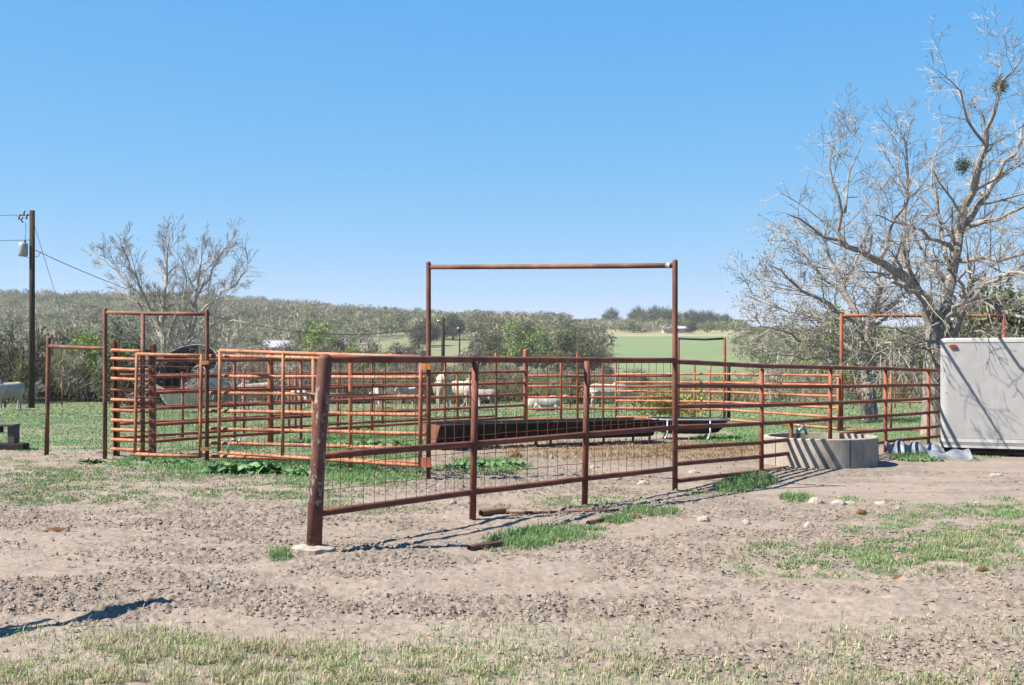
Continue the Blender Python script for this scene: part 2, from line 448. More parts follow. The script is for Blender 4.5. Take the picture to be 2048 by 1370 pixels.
def gh(x, y):
    """height of the finished ground sheet"""
    x = np.atleast_1d(np.asarray(x, float)); y = np.atleast_1d(np.asarray(y, float))
    i = np.clip(np.searchsorted(gy, y) - 1, 0, len(gy) - 2)
    t = (y - gy[i]) / (gy[i + 1] - gy[i])
    uu = x / np.sqrt(y ** 2 + 6.0)
    j = np.clip(np.searchsorted(gu, uu) - 1, 0, len(gu) - 2)
    s = np.clip((uu - gu[j]) / (gu[j + 1] - gu[j]), 0, 1)
    return (GZ[i, j] * (1 - t) + GZ[i + 1, j] * t) * (1 - s) + (GZ[i, j + 1] * (1 - t) + GZ[i + 1, j + 1] * t) * s
def g1(x, y): return float(gh(x, y)[0])

# ------------------------------------------------------------------ blades, clods, hay
def blades(name, xs, ys, length, width, cols, lean=.6, zoff=0.0, mat='blade', zs=None, bend=True):
    n = len(xs); z = gh(xs, ys) - .004 + zoff if zs is None else zs
    az = RNG.random(n) * 2 * np.pi; ln = length * (.55 + .9 * RNG.random(n)); wd = width * (.6 + .8 * RNG.random(n))
    tilt = lean * RNG.random(n) ** .8
    bx = np.cos(az); by = np.sin(az); fx = -by; fy = bx
    p0 = np.stack([xs, ys, z], -1); side = np.stack([bx, by, np.zeros(n)], -1) * wd[:, None] * .5
    mid = p0 + np.stack([fx * np.sin(tilt * .5), fy * np.sin(tilt * .5), np.cos(tilt * .5)], -1) * (ln * .55)[:, None]
    t2 = np.clip(tilt * 1.7, 0, 1.9)
    tip = mid + np.stack([fx * np.sin(t2), fy * np.sin(t2), np.cos(t2)], -1) * (ln * .5)[:, None]
    v = np.stack([p0 - side, p0 + side, mid + side * .75, mid - side * .75, tip], 1).reshape(-1, 3)
    k = np.arange(n)[:, None] * 5
    f = np.concatenate([k + np.array([[0, 1, 2]]), k + np.array([[0, 2, 3]]), k + np.array([[3, 2, 4]])])
    o = np_mesh(name, v, f, mat, colors=np.repeat(cols, 5, 0)); return o
def pick(n, xr, dr, fun):
    """n points with depth in dr, columns within xr (tangents), thinned by fun"""
    X = []; Y = []; c = 0; tries = 0
    while c < n and tries < 60:
        tries += 1
        y = dr[0] + (dr[1] - dr[0]) * RNG.random(n * 2) ** .9
        x = (xr[0] + (xr[1] - xr[0]) * RNG.random(n * 2)) * y
        keep = RNG.random(n * 2) < fun(x, y)
        X.append(x[keep]); Y.append(y[keep]); c += keep.sum()
    return np.concatenate(X)[:n], np.concatenate(Y)[:n]
def gcols(n, green, straw, pstraw, var=.3):
    s = (RNG.random(n) < pstraw)[:, None]
    c = np.where(s, np.array(straw), np.array(green)) * (1 + var * (RNG.random((n, 1)) * 2 - 1))
    c[:, 0] *= 1 + .25 * (RNG.random(n) - .5); return c
def gm(x, y): return np.clip(gmask(x, y)[0] - gmask(x, y)[1], 0, 1.3) ** 1.15
GREEN = (.155, .27, .095); GREEN2 = (.09, .215, .06); STRAW = (.46, .38, .22)
soft = lambda a, b: np.clip(gm(a, b) * .8 + .10 * np.clip((fbm(a * 3, b * 3, 401, 3) - .4) * 5, 0, 1) * sstep(7.2, 6.4, b), 0, 1)
x, y = pick(19000, (-.45, .45), (5.3, 7.2), soft)
g_near = blades('grass', x, y, .046 * (.5 + 1.0 * fbm(x * 5, y * 5, 301, 3)), .0046, gcols(len(x), (.38, .52, .22), (.70, .61, .42), .34, .35), 1.8)
tag(g_near, kind='stuff', label='short green and straw coloured grass at the bottom edge', cat='grass')
x, y = pick(36000, (-.45, .45), (7.4, 12.9), gm)
o = blades('grass_patches', x, y, .036, .006, gcols(len(x), (.29, .47, .19), (.60, .52, .34), .14, .32), 1.65)
tag(o, kind='stuff', label='green grass tufts growing through the bare yard', cat='grass')
def tall(x, y):
    yy = np.maximum(y, 2.0); px = 1024 + F * x / yy; py = YH + F * HC / yy; g = np.zeros(np.shape(x))
    for cx, cy, rx, ry in ((1110,1068,110,17),(1040,1082,75,17),(1300,1026,58,12),(1235,1042,40,9),(1500,962,56,17),(1470,975,45,12),(1840,915,60,8),(1592,996,34,8),(560,1113,22,9)):
        g = np.maximum(g, np.clip(1.2 - ((px - cx) / rx) ** 2 - ((py - cy) / ry) ** 2, 0, 1))
    return g * np.clip((fbm(x * 7, y * 7, 13, 3) - .3) * 4, .1, 1)
x, y = pick(13000, (-.3, .4), (9.0, 19.5), tall)
o = blades('tall_grass', x, y, .062, .0065, gcols(len(x), (.20, .38, .13), (.5, .45, .25), .10), 1.35)
tag(o, kind='stuff', label='taller bright green grass along the foot of the rusty fence', cat='grass')
def lush(x, y):
    yy = np.maximum(y, 2.0); px = 1024 + F * x / yy; py = YH + F * HC / yy; g = np.zeros(np.shape(x))
    for cx, cy, rx, ry in ((430,938,170,15),(600,936,200,24),(740,950,120,22),(735,888,125,40),(970,935,95,17),(290,925,90,9),(1470,880,90,14)):
        g = np.maximum(g, np.clip(1.2 - ((px - cx) / rx) ** 2 - ((py - cy) / ry) ** 2, 0, 1))
    return g * np.clip((fbm(x * 3, y * 3, 113, 3) - .28) * 4, .05, 1)
x, y = pick(26000, (-.4, .3), (14.5, 26), lush)
o = blades('lush_grass', x, y, .062, .012, gcols(len(x), (.22, .46, .15), (.5, .46, .26), .06), 1.5)
tag(o, kind='stuff', label='lush green grass around the feet of the orange gates', cat='grass')
x, y = pick(52000, (-.45, .45), (12.9, 19.5), gm)
o = blades('sparse_grass', x, y, .034, .011, gcols(len(x), (.24, .42, .16), (.5, .44, .27), .22), 1.7)
tag(o, kind='stuff', label='sparse grass in the dirt before the cattle pens', cat='grass')
x, y = pick(120000, (-.45, .45), (15.5, 34), lambda a, b: np.clip(gmask(a, b)[1], 0, 1))
o = blades('pasture_grass', x, y, .036, .017, gcols(len(x), (.27, .46, .20), (.5, .46, .29), .12), 1.7)
tag(o, kind='stuff', label='green pasture turf behind the cattle pens', cat='grass')
x, y = pick(70000, (-.45, .45), (34, 62), lambda a, b: np.clip(gmask(a, b)[1], 0, 1))
o = blades('far_pasture_grass', x, y, .055, .035, gcols(len(x), (.29, .45, .20), (.5, .46, .29), .2), 1.7)
tag(o, kind='stuff', label='green pasture turf reaching back to the brush', cat='grass')
r_ = lambda a, b: gm(a, b) * np.clip((fbm(a * 2.5, b * 2.5, 203, 3) - .45) * 6, 0, 1) + .006
x, y = pick(11000, (-.45, .45), (5.3, 10.5), lambda a, b: np.clip(r_(a, b) * .5 + .25 * gm(a, b), 0, 1) * np.where(b > 7.3, .22, 1))
o = blades('straw', x, y, .060, .0032, gcols(len(x), (.66, .57, .38), (.52, .40, .24), .3), 2.0, .004, 'straw')
tag(o, kind='stuff', label='dead straw lying among the grass in the foreground', cat='straw')
# hay litter below the trough
def hayf(x, y):
    return np.exp(-(((x - 2.5) / 2.3) ** 2 + ((y - 20.3) / 1.5) ** 2)) * np.clip((fbm(x * 3, y * 3, 101, 3) - .3) * 3, 0, 1)
x, y = pick(9000, (-.05, .25), (16.5, 24), hayf)
o = blades('hay', x, y, .055, .009, gcols(len(x), (.30, .21, .12), (.50, .40, .24), .4), 1.95, .01, 'straw')
tag(o, kind='stuff', label='trampled brown hay scattered in front of the troughs', cat='hay')
# loose clods
def clodf(x, y): return dirt_tracks(x, y) * np.clip(1 - gmask(x, y)[1], 0, 1) * np.clip((vn(x * 3, y * 5, 77) - .25) * 2, .1, 1)
x, y = pick(50000, (-.45, .45), (5.3, 17), lambda a, b: np.clip(clodf(a, b) + .04, 0, 1) * (1 - .8 * sstep(.6, 2.6, a) * sstep(11.5, 13.5, b)))
n = len(x); z = gh(x, y)
ico_v = np.array([(0, 0, 1), (.95, 0, .2), (.3, .9, .25), (-.8, .55, .2), (-.75, -.6, .25), (.35, -.9, .2), (0, 0, -.6)])
ico_f = np.array([(0, 1, 2), (0, 2, 3), (0, 3, 4), (0, 4, 5), (0, 5, 1), (6, 2, 1), (6, 3, 2), (6, 4, 3), (6, 5, 4), (6, 1, 5)])
sz = .004 + .014 * RNG.random(n) ** 4.0
vv = ico_v[None] * (1 + .7 * (RNG.random((n, 7, 3)) - .5)) * sz[:, None, None] * np.stack([.8 + .5 * RNG.random(n), .8 + .5 * RNG.random(n), .75 + .5 * RNG.random(n)], -1)[:, None, :]
vv = vv + np.stack([x, y, z + sz * .15], -1)[:, None, :]
ff = (ico_f[None] + (np.arange(n) * 7)[:, None, None]).reshape(-1, 3)
cc = np.array([.385, .322, .270]) * (.78 + .36 * RNG.random((n, 1)))
o = np_mesh('dirt_clods', vv.reshape(-1, 3), ff, mat_attr('clod', .95, .1, .2, 40), colors=np.repeat(cc, 7, 0))
tag(o, kind='stuff', label='loose dry clods of trampled earth', cat='dirt')
#--PART2--
# ------------------------------------------------------------------ pipe work
GRP = {}
def post(parent, base, top, r, mat='rust_dark', dome=.9, n=12, name='post', lean=(0, 0)):
    b = Vector(base); z0 = g1(b.x, b.y) - .06
    m = MB(); H = top - z0
    m.tube([(b.x, b.y, z0), (b.x + lean[0] * H * .5, b.y + lean[1] * H * .5, z0 + H * .5), (b.x + lean[0] * H, b.y + lean[1] * H, top)], r, n, True, dome)
    return m.build(name, mat, parent)
def rail(parent, pts, r, mat='rust_dark', n=10, name='rail', dome=0):
    # a barely perceptible sag and weld beads keep the pipe from looking ruled
    m = MB(); out = []
    for a, b in zip(pts[:-1], pts[1:]):
        k = max(2, int((b - a).length / .5)); s = random.uniform(-.005, .003)
        for i in range(k):
            t = i / k; p = a.lerp(b, t); p = Vector(p); p.z += s * 4 * t * (1 - t); out.append(p)
    out.append(Vector(pts[-1]))
    m.tube(out, r, n, True, dome)
    return m.build(name, mat, parent)
def wire_mesh(parent, a, b, z0, z1, cw, ch, mat='wire', r=.003, top=None, wob=.006):
    """a, b ground points; z0, z1 = (height at a, height at b) of bottom and top"""
    m = MB(); L = (b - a).length; n = int(L / cw)
    rr = random.Random(int(a.x * 100))
    for i in range(n + 1):
        t = (i + .5) * cw / L
        if t > 1: break
        p = a.lerp(b, t); q = [Vector((p.x, p.y, z0[0] * (1 - t) + z0[1] * t)), Vector((p.x, p.y, z1[0] * (1 - t) + z1[1] * t))]
        mid = q[0].lerp(q[1], .5) + Vector((rr.uniform(-wob, wob), rr.uniform(-wob, wob), 0))
        m.tube([q[0], mid, q[1]], r, 4, False)
    h = ((z1[0] - z0[0]) + (z1[1] - z0[1])) / 2; k = max(1, int(round(h / ch)))
    for j in range(1, k):
        s = j / k + rr.uniform(-.02, .02); pts = []
        for i in range(13):
            t = i / 12; p = a.lerp(b, t)
            pts.append(Vector((p.x + rr.uniform(-wob, wob) * .5, p.y + .004, (z0[0] * (1 - s) + z1[0] * s) * (1 - t) + (z0[1] * (1 - s) + z1[1] * s) * t + rr.uniform(-wob, wob))))
        m.tube(pts, r, 4, False)
    return m.build('wire_mesh', mat, parent)

# ---- the near fence: thick end post, mesh bays, then the seven-rail run up to the trailer
L0 = [GP(627, 1105), GP(945, 1040), GP(1169, 1010), GP(1350, 982), GP(1523, 942), GP(1770, 906), GP(1857, 895)]
dirn = (L0[-1] - L0[-2]).normalized(); L0.append(L0[-1] + dirn * .22)
T = thing('pipe_fence', 'long dark rust pipe fence running from the thick capped corner post to the grey trailer', 'fence', L0[0])
tp = MB(); b0 = L0[0]
tp.tube([(b0.x, b0.y, -.08), (b0.x + .022, b0.y, .5), (b0.x + .05, b0.y + .01, 1.0), (b0.x + .088, b0.y + .01, 1.505)], [.061, .0595, .058, .057], 24, True, .8)
o = tp.build('corner_post', 'rust_post', T); o['label'] = 'thick capped corner post with flaking white paint'
for px in (945, 1169):
    b = on_line(L0, px); t = PL(L0, px + 7, 722)
    post(T, b, t.z, .0325, 'rust_dark', 0, 12, lean=(.018, 0))
for px, py, r in ((1523, 737, .032), (1771, 740, .032), (1857, 741, .032)):
    b = on_line(L0, px); t = PL(L0, px + 2, py); post(T, b, t.z, r, 'rust_mid', 0, 10)
b = on_line(L0, 1660); t = PL(L0, 1661, 738); m = MB(); m.tube([(b.x, b.y, .1), t], .031, 10); m.build('post', 'rust_mid', T)
b = on_line(L0, 1583); t = PL(L0, 1582, 847); m = MB(); m.tube([(b.x, b.y, -.05), t], .031, 10, True, .3); m.build('post', 'rust_dark', T)
def prail(pix, r, mat=None, **k):
    mat = mat or ('rust_red' if pix[0][0] >= 1350 else 'rust_dark')
    return rail(T, [PL(L0, px, py) for px, py in pix], r, mat, **k)
prail([(650, 718), (945, 719), (1350, 721)], .031, n=14)
prail([(645, 912), (945, 888), (1169, 869), (1350, 855)], .0290, n=12)
prail([(640, 1026), (945, 984), (1169, 957), (1350, 937)], .0290, n=12)
prail([(1350, 723), (1523, 732), (1660, 735), (1771, 737), (1857, 740), (1880, 741)], .030)
prail([(1350, 771), (1523, 773), (1660, 773), (1771, 771), (1857, 770), (1880, 770)], .0280)
prail([(1350, 813), (1523, 811), (1660, 806), (1771, 801), (1857, 797), (1880, 796)], .0280)
prail([(1350, 854), (1523, 847), (1660, 838), (1771, 831), (1857, 825), (1880, 823)], .0280)
prail([(1350, 895), (1523, 885), (1583, 879)], .0280); prail([(1683, 867), (1771, 860), (1857, 855), (1880, 852)], .0280)
prail([(1350, 928), (1523, 913), (1583, 906)], .0280); prail([(1752, 886), (1771, 883), (1857, 875), (1880, 872)], .0280)
prail([(1350, 962), (1523, 943), (1583, 934)], .0280); prail([(1752, 912), (1800, 905), (1857, 898)], .0280)
for i in range(3):
    a, b = L0[i], L0[i + 1]
    pxs = [627, 945, 1169, 1350]
    zb = [PL(L0, pxs[i], (1026, 984, 957, 937)[i]).z, PL(L0, pxs[i + 1], (1026, 984, 957, 937)[i + 1]).z]
    zt = [PL(L0, pxs[i], (718, 719, 720, 721)[i]).z] * 2
    aa = a + Vector((.06, .03, 0)) + (b - a) * 0
    wire_mesh(T, aa, b, zb, zt, .152, .165, r=.0027)

# ---- tall gateway frame over the pen entrance
A = GP(857, 958); B = GP(1350, 982)
TG = thing('gateway_frame', 'tall goal shaped rusty pipe frame with one high crossbar above the pens', 'gate frame', A)
zt1 = V(861, 527, A.y).z; zt2 = V(1353, 523, B.y).z
post(TG, A, zt1, .031, 'rust_brown', .9, 12); post(TG, B, zt2, .032, 'rust_brown', .9, 12)
a = V(862, 534, A.y); b = V(1352, 531, B.y); rail(TG, [a, b], .030, 'rust_brown', 12, 'crossbar')
m = MB(); d = (b - a).normalized(); p = b - d * .095
m.tube([p, p + d * .03], .0318, 12); m.tube([p - d * .02, p - d * .008], .0316, 12); m.build('tape_wrap', 'white', TG)

# ---- big mesh gate and the pipe panel it hangs on
LG = [GP(416, 925), A + Vector((-.12, .02, 0))]
Tg = thing('mesh_gate', 'wide orange mesh gate hung on the left post of the tall gateway', 'gate', GP(440, 920))
La = GP(440, 925); Lb = A + Vector((-.13, -.10, 0)); LB = [La + Vector((0, -.15, 0)), Lb]
def gp(px, py): return PL(LB, px, py)
rail(Tg, [gp(440, 701), gp(843, 714)], .026, 'rust_bright', name='top_rail')
rail(Tg, [gp(438, 905), gp(842, 932)], .024, 'rust_bright', name='bottom_rail')
for px, y0, y1 in ((440, 701, 906), (567, 704, 912), (842, 712, 934)):
    rail(Tg, [gp(px - 2, y1), gp(px, y0)], .0255, 'rust_orange' if px != 842 else 'rust_mid', name='upright')
wa = on_line(LB, 441) + Vector((0, -.03, 0)); wb = on_line(LB, 842) + Vector((0, -.03, 0))
wire_mesh(Tg, wa, wb, [gp(440, 905).z, gp(842, 932).z], [gp(440, 701).z, gp(843, 714).z], .13, .17, r=.0028)
for py in (733, 925):
    q = gp(852, py); m = MB(); m.box(q + Vector((0, .02, 0)), (.13, .02, .075 if py < 800 else .12), -.3); o = m.build('hinge', 'yellowtag' if py < 800 else 'rust_mid', Tg)
m = MB(); q = gp(456, 905) + Vector((0, -.05, 0))
m.tube([q, q + Vector((.02, 0, .1)), q + Vector((.07, 0, .19)), q + Vector((.12, -.02, .20)), q + Vector((.16, 0, .16))], .011, 6)
m.tube([q + Vector((.14, 0, .13)), q + Vector((.19, 0, .2))], .012, 6)
m.build('latch', 'galv', Tg)

Tp = thing('pipe_fence', 'seven rail orange pipe panel behind the wide mesh gate', 'fence panel', GP(418, 925))
LP_ = [GP(418, 925), GP(628, 934), A + Vector((-.05, .22, 0))]
def pp(px, py): return PL(LP_, px, py)
for y0, y1 in ((712, 722), (752, 755), (786, 793), (822, 830), (857, 868), (886, 897), (912, 925)):
    rail(Tp, [pp(418, y0), pp(628, y0 + (y1 - y0) * .45), pp(852, y1)], .0265, 'rust_orange')
for px in (627, 701):
    post(Tp, on_line(LP_, px), pp(px, 715).z, .028, 'rust_orange' if px == 627 else 'rust_mid', 0, 10, 'upright')

# ---- walk-through frame and small mesh gate on the left
P1 = GP(210, 918); P2 = GP(286, 922); P3 = GP(414, 926)
Tf = thing('gate_frame', 'three legged tall rusty pipe frame at the left end of the pens', 'gate frame', P1)
post(Tf, P1, V(213, 619, P1.y).z, .034, 'rust_brown', .9); post(Tf, P3, V(418, 621, P3.y).z, .031, 'rust_brown', .9)
post(Tf, P2, V(291, 627, P2.y).z, .031, 'rust_brown', 0)
rail(Tf, [V(214, 625, P1.y), V(291, 627, P2.y), V(418, 628, P3.y)], .030, 'rust_brown', name='crossbar')
Pl = GP(93, 908)
To = thing('hitching_rail', 'single leaning pipe post with a top rail joined to the left pen frame', 'rail', Pl)
post(To, Pl, V(97, 677, Pl.y).z, .036, 'rust_brown', .8, lean=(.018, 0))
rail(To, [V(98, 692, Pl.y), V(212, 697, P1.y)], .030, 'rust_brown')

LA = [GP(270, 921) + Vector((0, -.10, 0)), P3 + Vector((0, -.10, 0))]
Ts = thing('small_mesh_gate', 'narrow orange walk gate with wire mesh at the left end of the pens', 'gate', LA[0])
def ga(px, py): return PL(LA, px, py)
rail(Ts, [ga(273, 708), ga(403, 711)], .026, 'rust_orange', name='top_rail'); rail(Ts, [ga(270, 908), ga(400, 913)], .026, 'rust_orange', name='bottom_rail')
rail(Ts, [ga(270, 911), ga(274, 706)], .026, 'rust_orange', name='upright'); rail(Ts, [ga(400, 915), ga(403, 708)], .026, 'rust_orange', name='upright')
wire_mesh(Ts, on_line(LA, 274) + Vector((0, -.03, 0)), on_line(LA, 402) + Vector((0, -.03, 0)), [ga(272, 908).z, ga(401, 912).z], [ga(273, 708).z, ga(403, 711).z], .14, .16, r=.003)
for py in (725, 898):
    m = MB(); m.box(ga(410, py), (.12, .03, .055), -.1); m.build('hinge', 'yellowtag' if py < 800 else 'rust_orange', Ts)

# ---- sliding chute door with its channel posts
Tc = thing('sliding_gate', 'close set ladder of eleven short orange rails beside the dark channel post', 'panel', GP(227, 913))
C1 = GP(228, 912) + Vector((0, .12, 0)); C2 = GP(300, 918) + Vector((0, .14, 0))
ztop = V(228, 681, C1.y).z
for dx in (-.035, .035):
    m = MB(); m.box((C1.x + dx, C1.y, ztop / 2 - .03), (.012, .09, ztop + .06)); m.box((C1.x + dx * .4, C1.y + .04, ztop / 2 - .03), (.035, .012, ztop + .05)); m.build('channel_post', 'rust_mid', Tc)
ztop2 = V(299, 688, C2.y).z
m = MB(); m.box((C2.x, C2.y, ztop2 / 2 - .04), (.085, .11, ztop2 + .08), 0, .008); m.build('channel_post', 'rust_dark', Tc)
LC = [C1 + Vector((0, -.1, 0)), C2 + Vector((0, -.1, 0))]
for i, py in enumerate((700, 717, 737, 757, 778, 799, 820, 840, 859, 879, 898)):
    a = PL(LC, 224, py); b = PL(LC, 300, py + 3); rail(Tc, [b, a], .027, 'rust_orange', dome=.8)

# ---- rear pens
def run(name, label, pxy, hs, mat, r=.021, posts=None, pr=.028, ptop=1.56, cat='fence', tops=None, postmat=None, group=None):
    line = [GP(a, b) for a, b in pxy]
    t = thing(name, label, cat, line[0], group)
    for h in hs:
        rail(t, [p + Vector((0, 0, h)) for p in line], r, mat, 8)
    for i, px in enumerate(posts or []):
        b = on_line(line, px); tp_ = (tops or {}).get(px, ptop)
        post(t, b, b.z + tp_, pr if px not in (541, 1051) else .055, postmat or mat, .6 if px in (541, 1051) else .3, 8)
    return t, line
H6 = [.18, .45, .71, .97, 1.23, 1.50]
run('pipe_fence', 'red six rail fence on the near side of the cattle alley', [(305, 905), (541, 886), (744, 870), (1051, 849)], H6, 'rust_mid', .029,
    [469, 541, 602, 744, 890, 992, 1051], tops={541: 1.58, 1051: 1.72, 992: 1.66, 469: 1.5})
run('pipe_fence', 'red rail fence on the far side of the cattle alley, before the white cattle', [(238, 884), (480, 868), (676, 855), (992, 838)], [.08, .33, .62, .93, 1.22], 'rust_mid', .028,
    [365, 398, 488, 578, 591, 676, 765, 940, 915], ptop=1.26)
run('pipe_fence', 'red cross fence behind the long feed trough ending at the tall gateway', [(1051, 847), (1205, 847), (1348, 848)], [.10, .35, .62, .88, 1.13], 'rust_mid', .027,
    [1122, 1155, 1206], tops={1155: 1.68, 1122: 1.5, 1206: 1.5})
run('pipe_fence', 'brighter orange back fence crossing behind the poly feeder', [(1232, 838), (1389, 841), (1420, 842), (1449, 843), (1683, 862)], [.05, .29, .48, .73, .96, 1.17], 'rust_bright', .028,
    [1232, 1389, 1420], ptop=1.45)
run('pipe_fence', 'low orange fence continuing behind the tank towards the trailer', [(1683, 862), (1782, 862), (1990, 868)], [.03, .62], 'rust_orange', .019,
    [1782], ptop=1.45)
run('pipe_fence', 'thin far red pipe fence in the pasture beyond the pens', [(1050, 821), (1210, 819), (1500, 817), (1900, 816)], [.25, .6, 1.05], 'rust_mid', .022,
    [1062, 1096, 1141, 1200, 1292, 1340, 1494, 1610, 1722, 1820], ptop=1.12)
# rear frames
q1 = GP(1357, 842); q2 = GP(1449, 843)
t = thing('gate_frame', 'short crossbar gate frame just right of the tall gateway, in the back fence', 'gate frame', q2)
post(t, q2, V(1450, 676, q2.y).z, .040, 'rust_mid', .3); post(t, q2 + Vector((.13, .15, 0)), V(1459, 733, q2.y).z, .045, 'darksteel', .2); post(t, q1, V(1358, 679, q1.y).z, .03, 'rust_dark', .2)
rail(t, [V(1357, 677, q1.y), V(1410, 679, q2.y), V(1450, 677, q2.y)], .028, 'darksteel', name='crossbar')
q1 = GP(1683, 862); q2 = Vector(((2008 - 1024) / F * 26.0, 26.0, 0))
t = thing('gate_frame', 'wide orange rusted crossbar frame partly behind the big bare tree', 'gate frame', q1)
post(t, q1, V(1684, 628, q1.y).z, .040, 'rust_mid', .3); post(t, q1 + Vector((-.075, -.02, 0)), 1.13, .03, 'rust_bright', .3); post(t, q2, V(2008, 629, q2.y).z, .040, 'rust_mid', .3)
rail(t, [V(1684, 631, q1.y), V(2008, 632, q2.y)], .036, 'rust_orange', name='crossbar')

# ---- wire stock fence with steel posts at the pasture edge
line = [GP(1455, 812), GP(1700, 815), GP(1990, 820)]
t = thing('wire_fence', 'thin wire stock fence crossing the pasture behind the concrete tank', 'fence', line[0])
for px in (1470, 1530, 1600, 1722, 1790, 1850, 1920): post(t, on_line(line, px), on_line(line, px).z + 1.2, .02, 'rust_brown', 0, 6)
for i in range(2): wire_mesh(t, line[i], line[i + 1], [line[i].z + .05, line[i + 1].z + .05], [line[i].z + 1.1, line[i + 1].z + 1.1], .30, .18, r=.0028)
line = [GP(-160, 816), GP(10, 815), GP(124, 814), GP(242, 812), GP(420, 812)]
t = thing('barbed_wire_fence', 'low barbed wire fence on thin posts at the far edge of the left pasture', 'fence', line[0])
for px, top, r, mt in ((-100, 1.0, .05, 'greywood'), (10, 1.02, .045, 'greywood'), (124, 1.1, .022, 'rust_brown'), (242, 1.05, .022, 'rust_brown'), (330, 1.05, .022, 'rust_brown')):
    post(t, on_line(line, px), on_line(line, px).z + top, r, mt, 0, 6)
for h in (.35, .65, .95): rail(t, [p + Vector((0, 0, h)) for p in line], .004, 'wire', 4, 'wire')

# ---- white footing at the corner post
m = MB(); b0 = L0[0]; pts = []
n = 22; rr = random.Random(3)
ring = []
for i in range(n):
    a = 2 * math.pi * i / n; r = 1 + rr.uniform(-.12, .12)
    ring.append((b0.x + .01 + math.cos(a) * .17 * r, b0.y - .03 + math.sin(a) * .105 * r))
zf = g1(b0.x, b0.y) + .012
vs = [(x, y, zf - .08) for x, y in ring] + [(x, y, zf + rr.uniform(.004, .016)) for x, y in ring] + [(b0.x + (x - b0.x) * .8, b0.y + (y - b0.y) * .8, zf + .028 + rr.uniform(-.006, .006)) for x, y in ring] + [(b0.x, b0.y, zf + .036)]
fs = []
for i in range(n):
    j = (i + 1) % n
    fs += [(i, j, n + j, n + i), (n + i, n + j, 2 * n + j, 2 * n + i), (2 * n + i, 2 * n + j, 3 * n)]
m.add(vs, fs, False); o = m.build('concrete_footing', 'stone'); tag(o, 'pale rough concrete footing around the foot of the thick corner post', 'footing')

# ---- plank and pipe caster added outside the view for the lower left corner shadow
e = Vector((-3.58, 7.16, 0)); dd = Vector((-.62, -.78, 0)).normalized()
t = thing('shadow_caster', 'unseen plank and pipe frame added past the left edge to cast the corner shadow', 'fence', e)
for k in (0.9, 3.4): post(t, e + dd * k, 1.98, .05, 'rust_brown', .5)
m = MB(); c = e + dd * 2.0
R3 = Matrix.Rotation(math.atan2(dd.y, dd.x), 3, 'Z')
m.box((c.x, c.y, 1.88), (4.0, .05, .24), 0, .008, R3); m.build('plank', 'greywood', t)
rail(t, [e + dd * .5 + Vector((0, 0, 1.5)), e + dd * 4 + Vector((0, 0, 1.5))], .03, 'rust_brown')

# ------------------------------------------------------------------ concrete tank
cx, cy, R0 = 4.45, 17.72, .815
t = thing('water_tank', 'round concrete stock tank with striped fence shadows on its wall', 'tank', (cx, cy, 0))
m = MB(); n = 96; z0 = -.06; z1 = .405; th = .085
sides = []
for i in range(n):
    a = 2 * math.pi * i / n
    k = 1.0
    sides.append((math.cos(a) * R0 * k, math.sin(a) * R0 * k))
vs = []
for z, s in ((z0, 1), (z1 - .012, 1), (z1, .985), (z1, (R0 - th) / R0), (.05, (R0 - th) / R0)):
    for x, y in sides: vs.append((cx + x * s, cy + y * s, z))
fs = []
for l in range(4):
    for i in range(n):
        j = (i + 1) % n; fs.append((l * n + i, l * n + j, (l + 1) * n + j, (l + 1) * n + i))
fs.append(tuple(4 * n + i for i in range(n)))
m.add(vs, fs, True); o = m.build('tank_wall', 'concrete', t)
o.data.polygons.foreach_set('use_smooth', [False] * len(o.data.polygons))
for ang in (-74, -152, -20):
    m = MB(); a = math.radians(ang); m.box((cx + math.cos(a) * (R0 + .001), cy + math.sin(a) * (R0 + .001), z1 / 2), (.010, .006, z1 - .01), a + math.pi / 2); m.build('joint_seam', 'darkwood', t)
m = MB(); n2 = 40
m.add([(cx + math.cos(2 * math.pi * i / n2) * (R0 - th - .003), cy + math.sin(2 * math.pi * i / n2) * (R0 - th - .003), .325) for i in range(n2)], [tuple(range(n2))], False)
wm, wn, wb = new_mat('algae_water', .12, 0, .5)
f = ramp(wn, noise(wn, 9, 4, .7), .35, .6); wn.links.new(mix(wn, (.025, .03, .008), (.11, .10, .02), f), wb.inputs['Base Color'])
bump(wn, wb, noise(wn, 30, 3), .2, .01)
m.build('tank_water', wm, t)
# standpipe with tap
p = PL(L0, 1591, 925); p.x += .02; p.y -= .08
t = thing('standpipe', 'galvanized standpipe with a tap at the left of the round concrete tank', 'tap', (p.x, p.y, 0))
m = MB(); m.tube([(p.x, p.y, -.03), (p.x, p.y, .42)], .017, 8); m.build('riser', 'greypipe', t)
m = MB(); m.tube([(p.x, p.y, .42), (p.x, p.y, .50), (p.x + .05, p.y, .545), (p.x + .10, p.y, .52), (p.x + .12, p.y, .45)], [.03, .034, .028, .022, .02], 8); m.build('spout', 'galv', t)
m = MB(); m.tube([(p.x - .03, p.y, .57), (p.x + .06, p.y, .60), (p.x + .10, p.y, .56)], .010, 6); m.build('handle', 'galv', t)

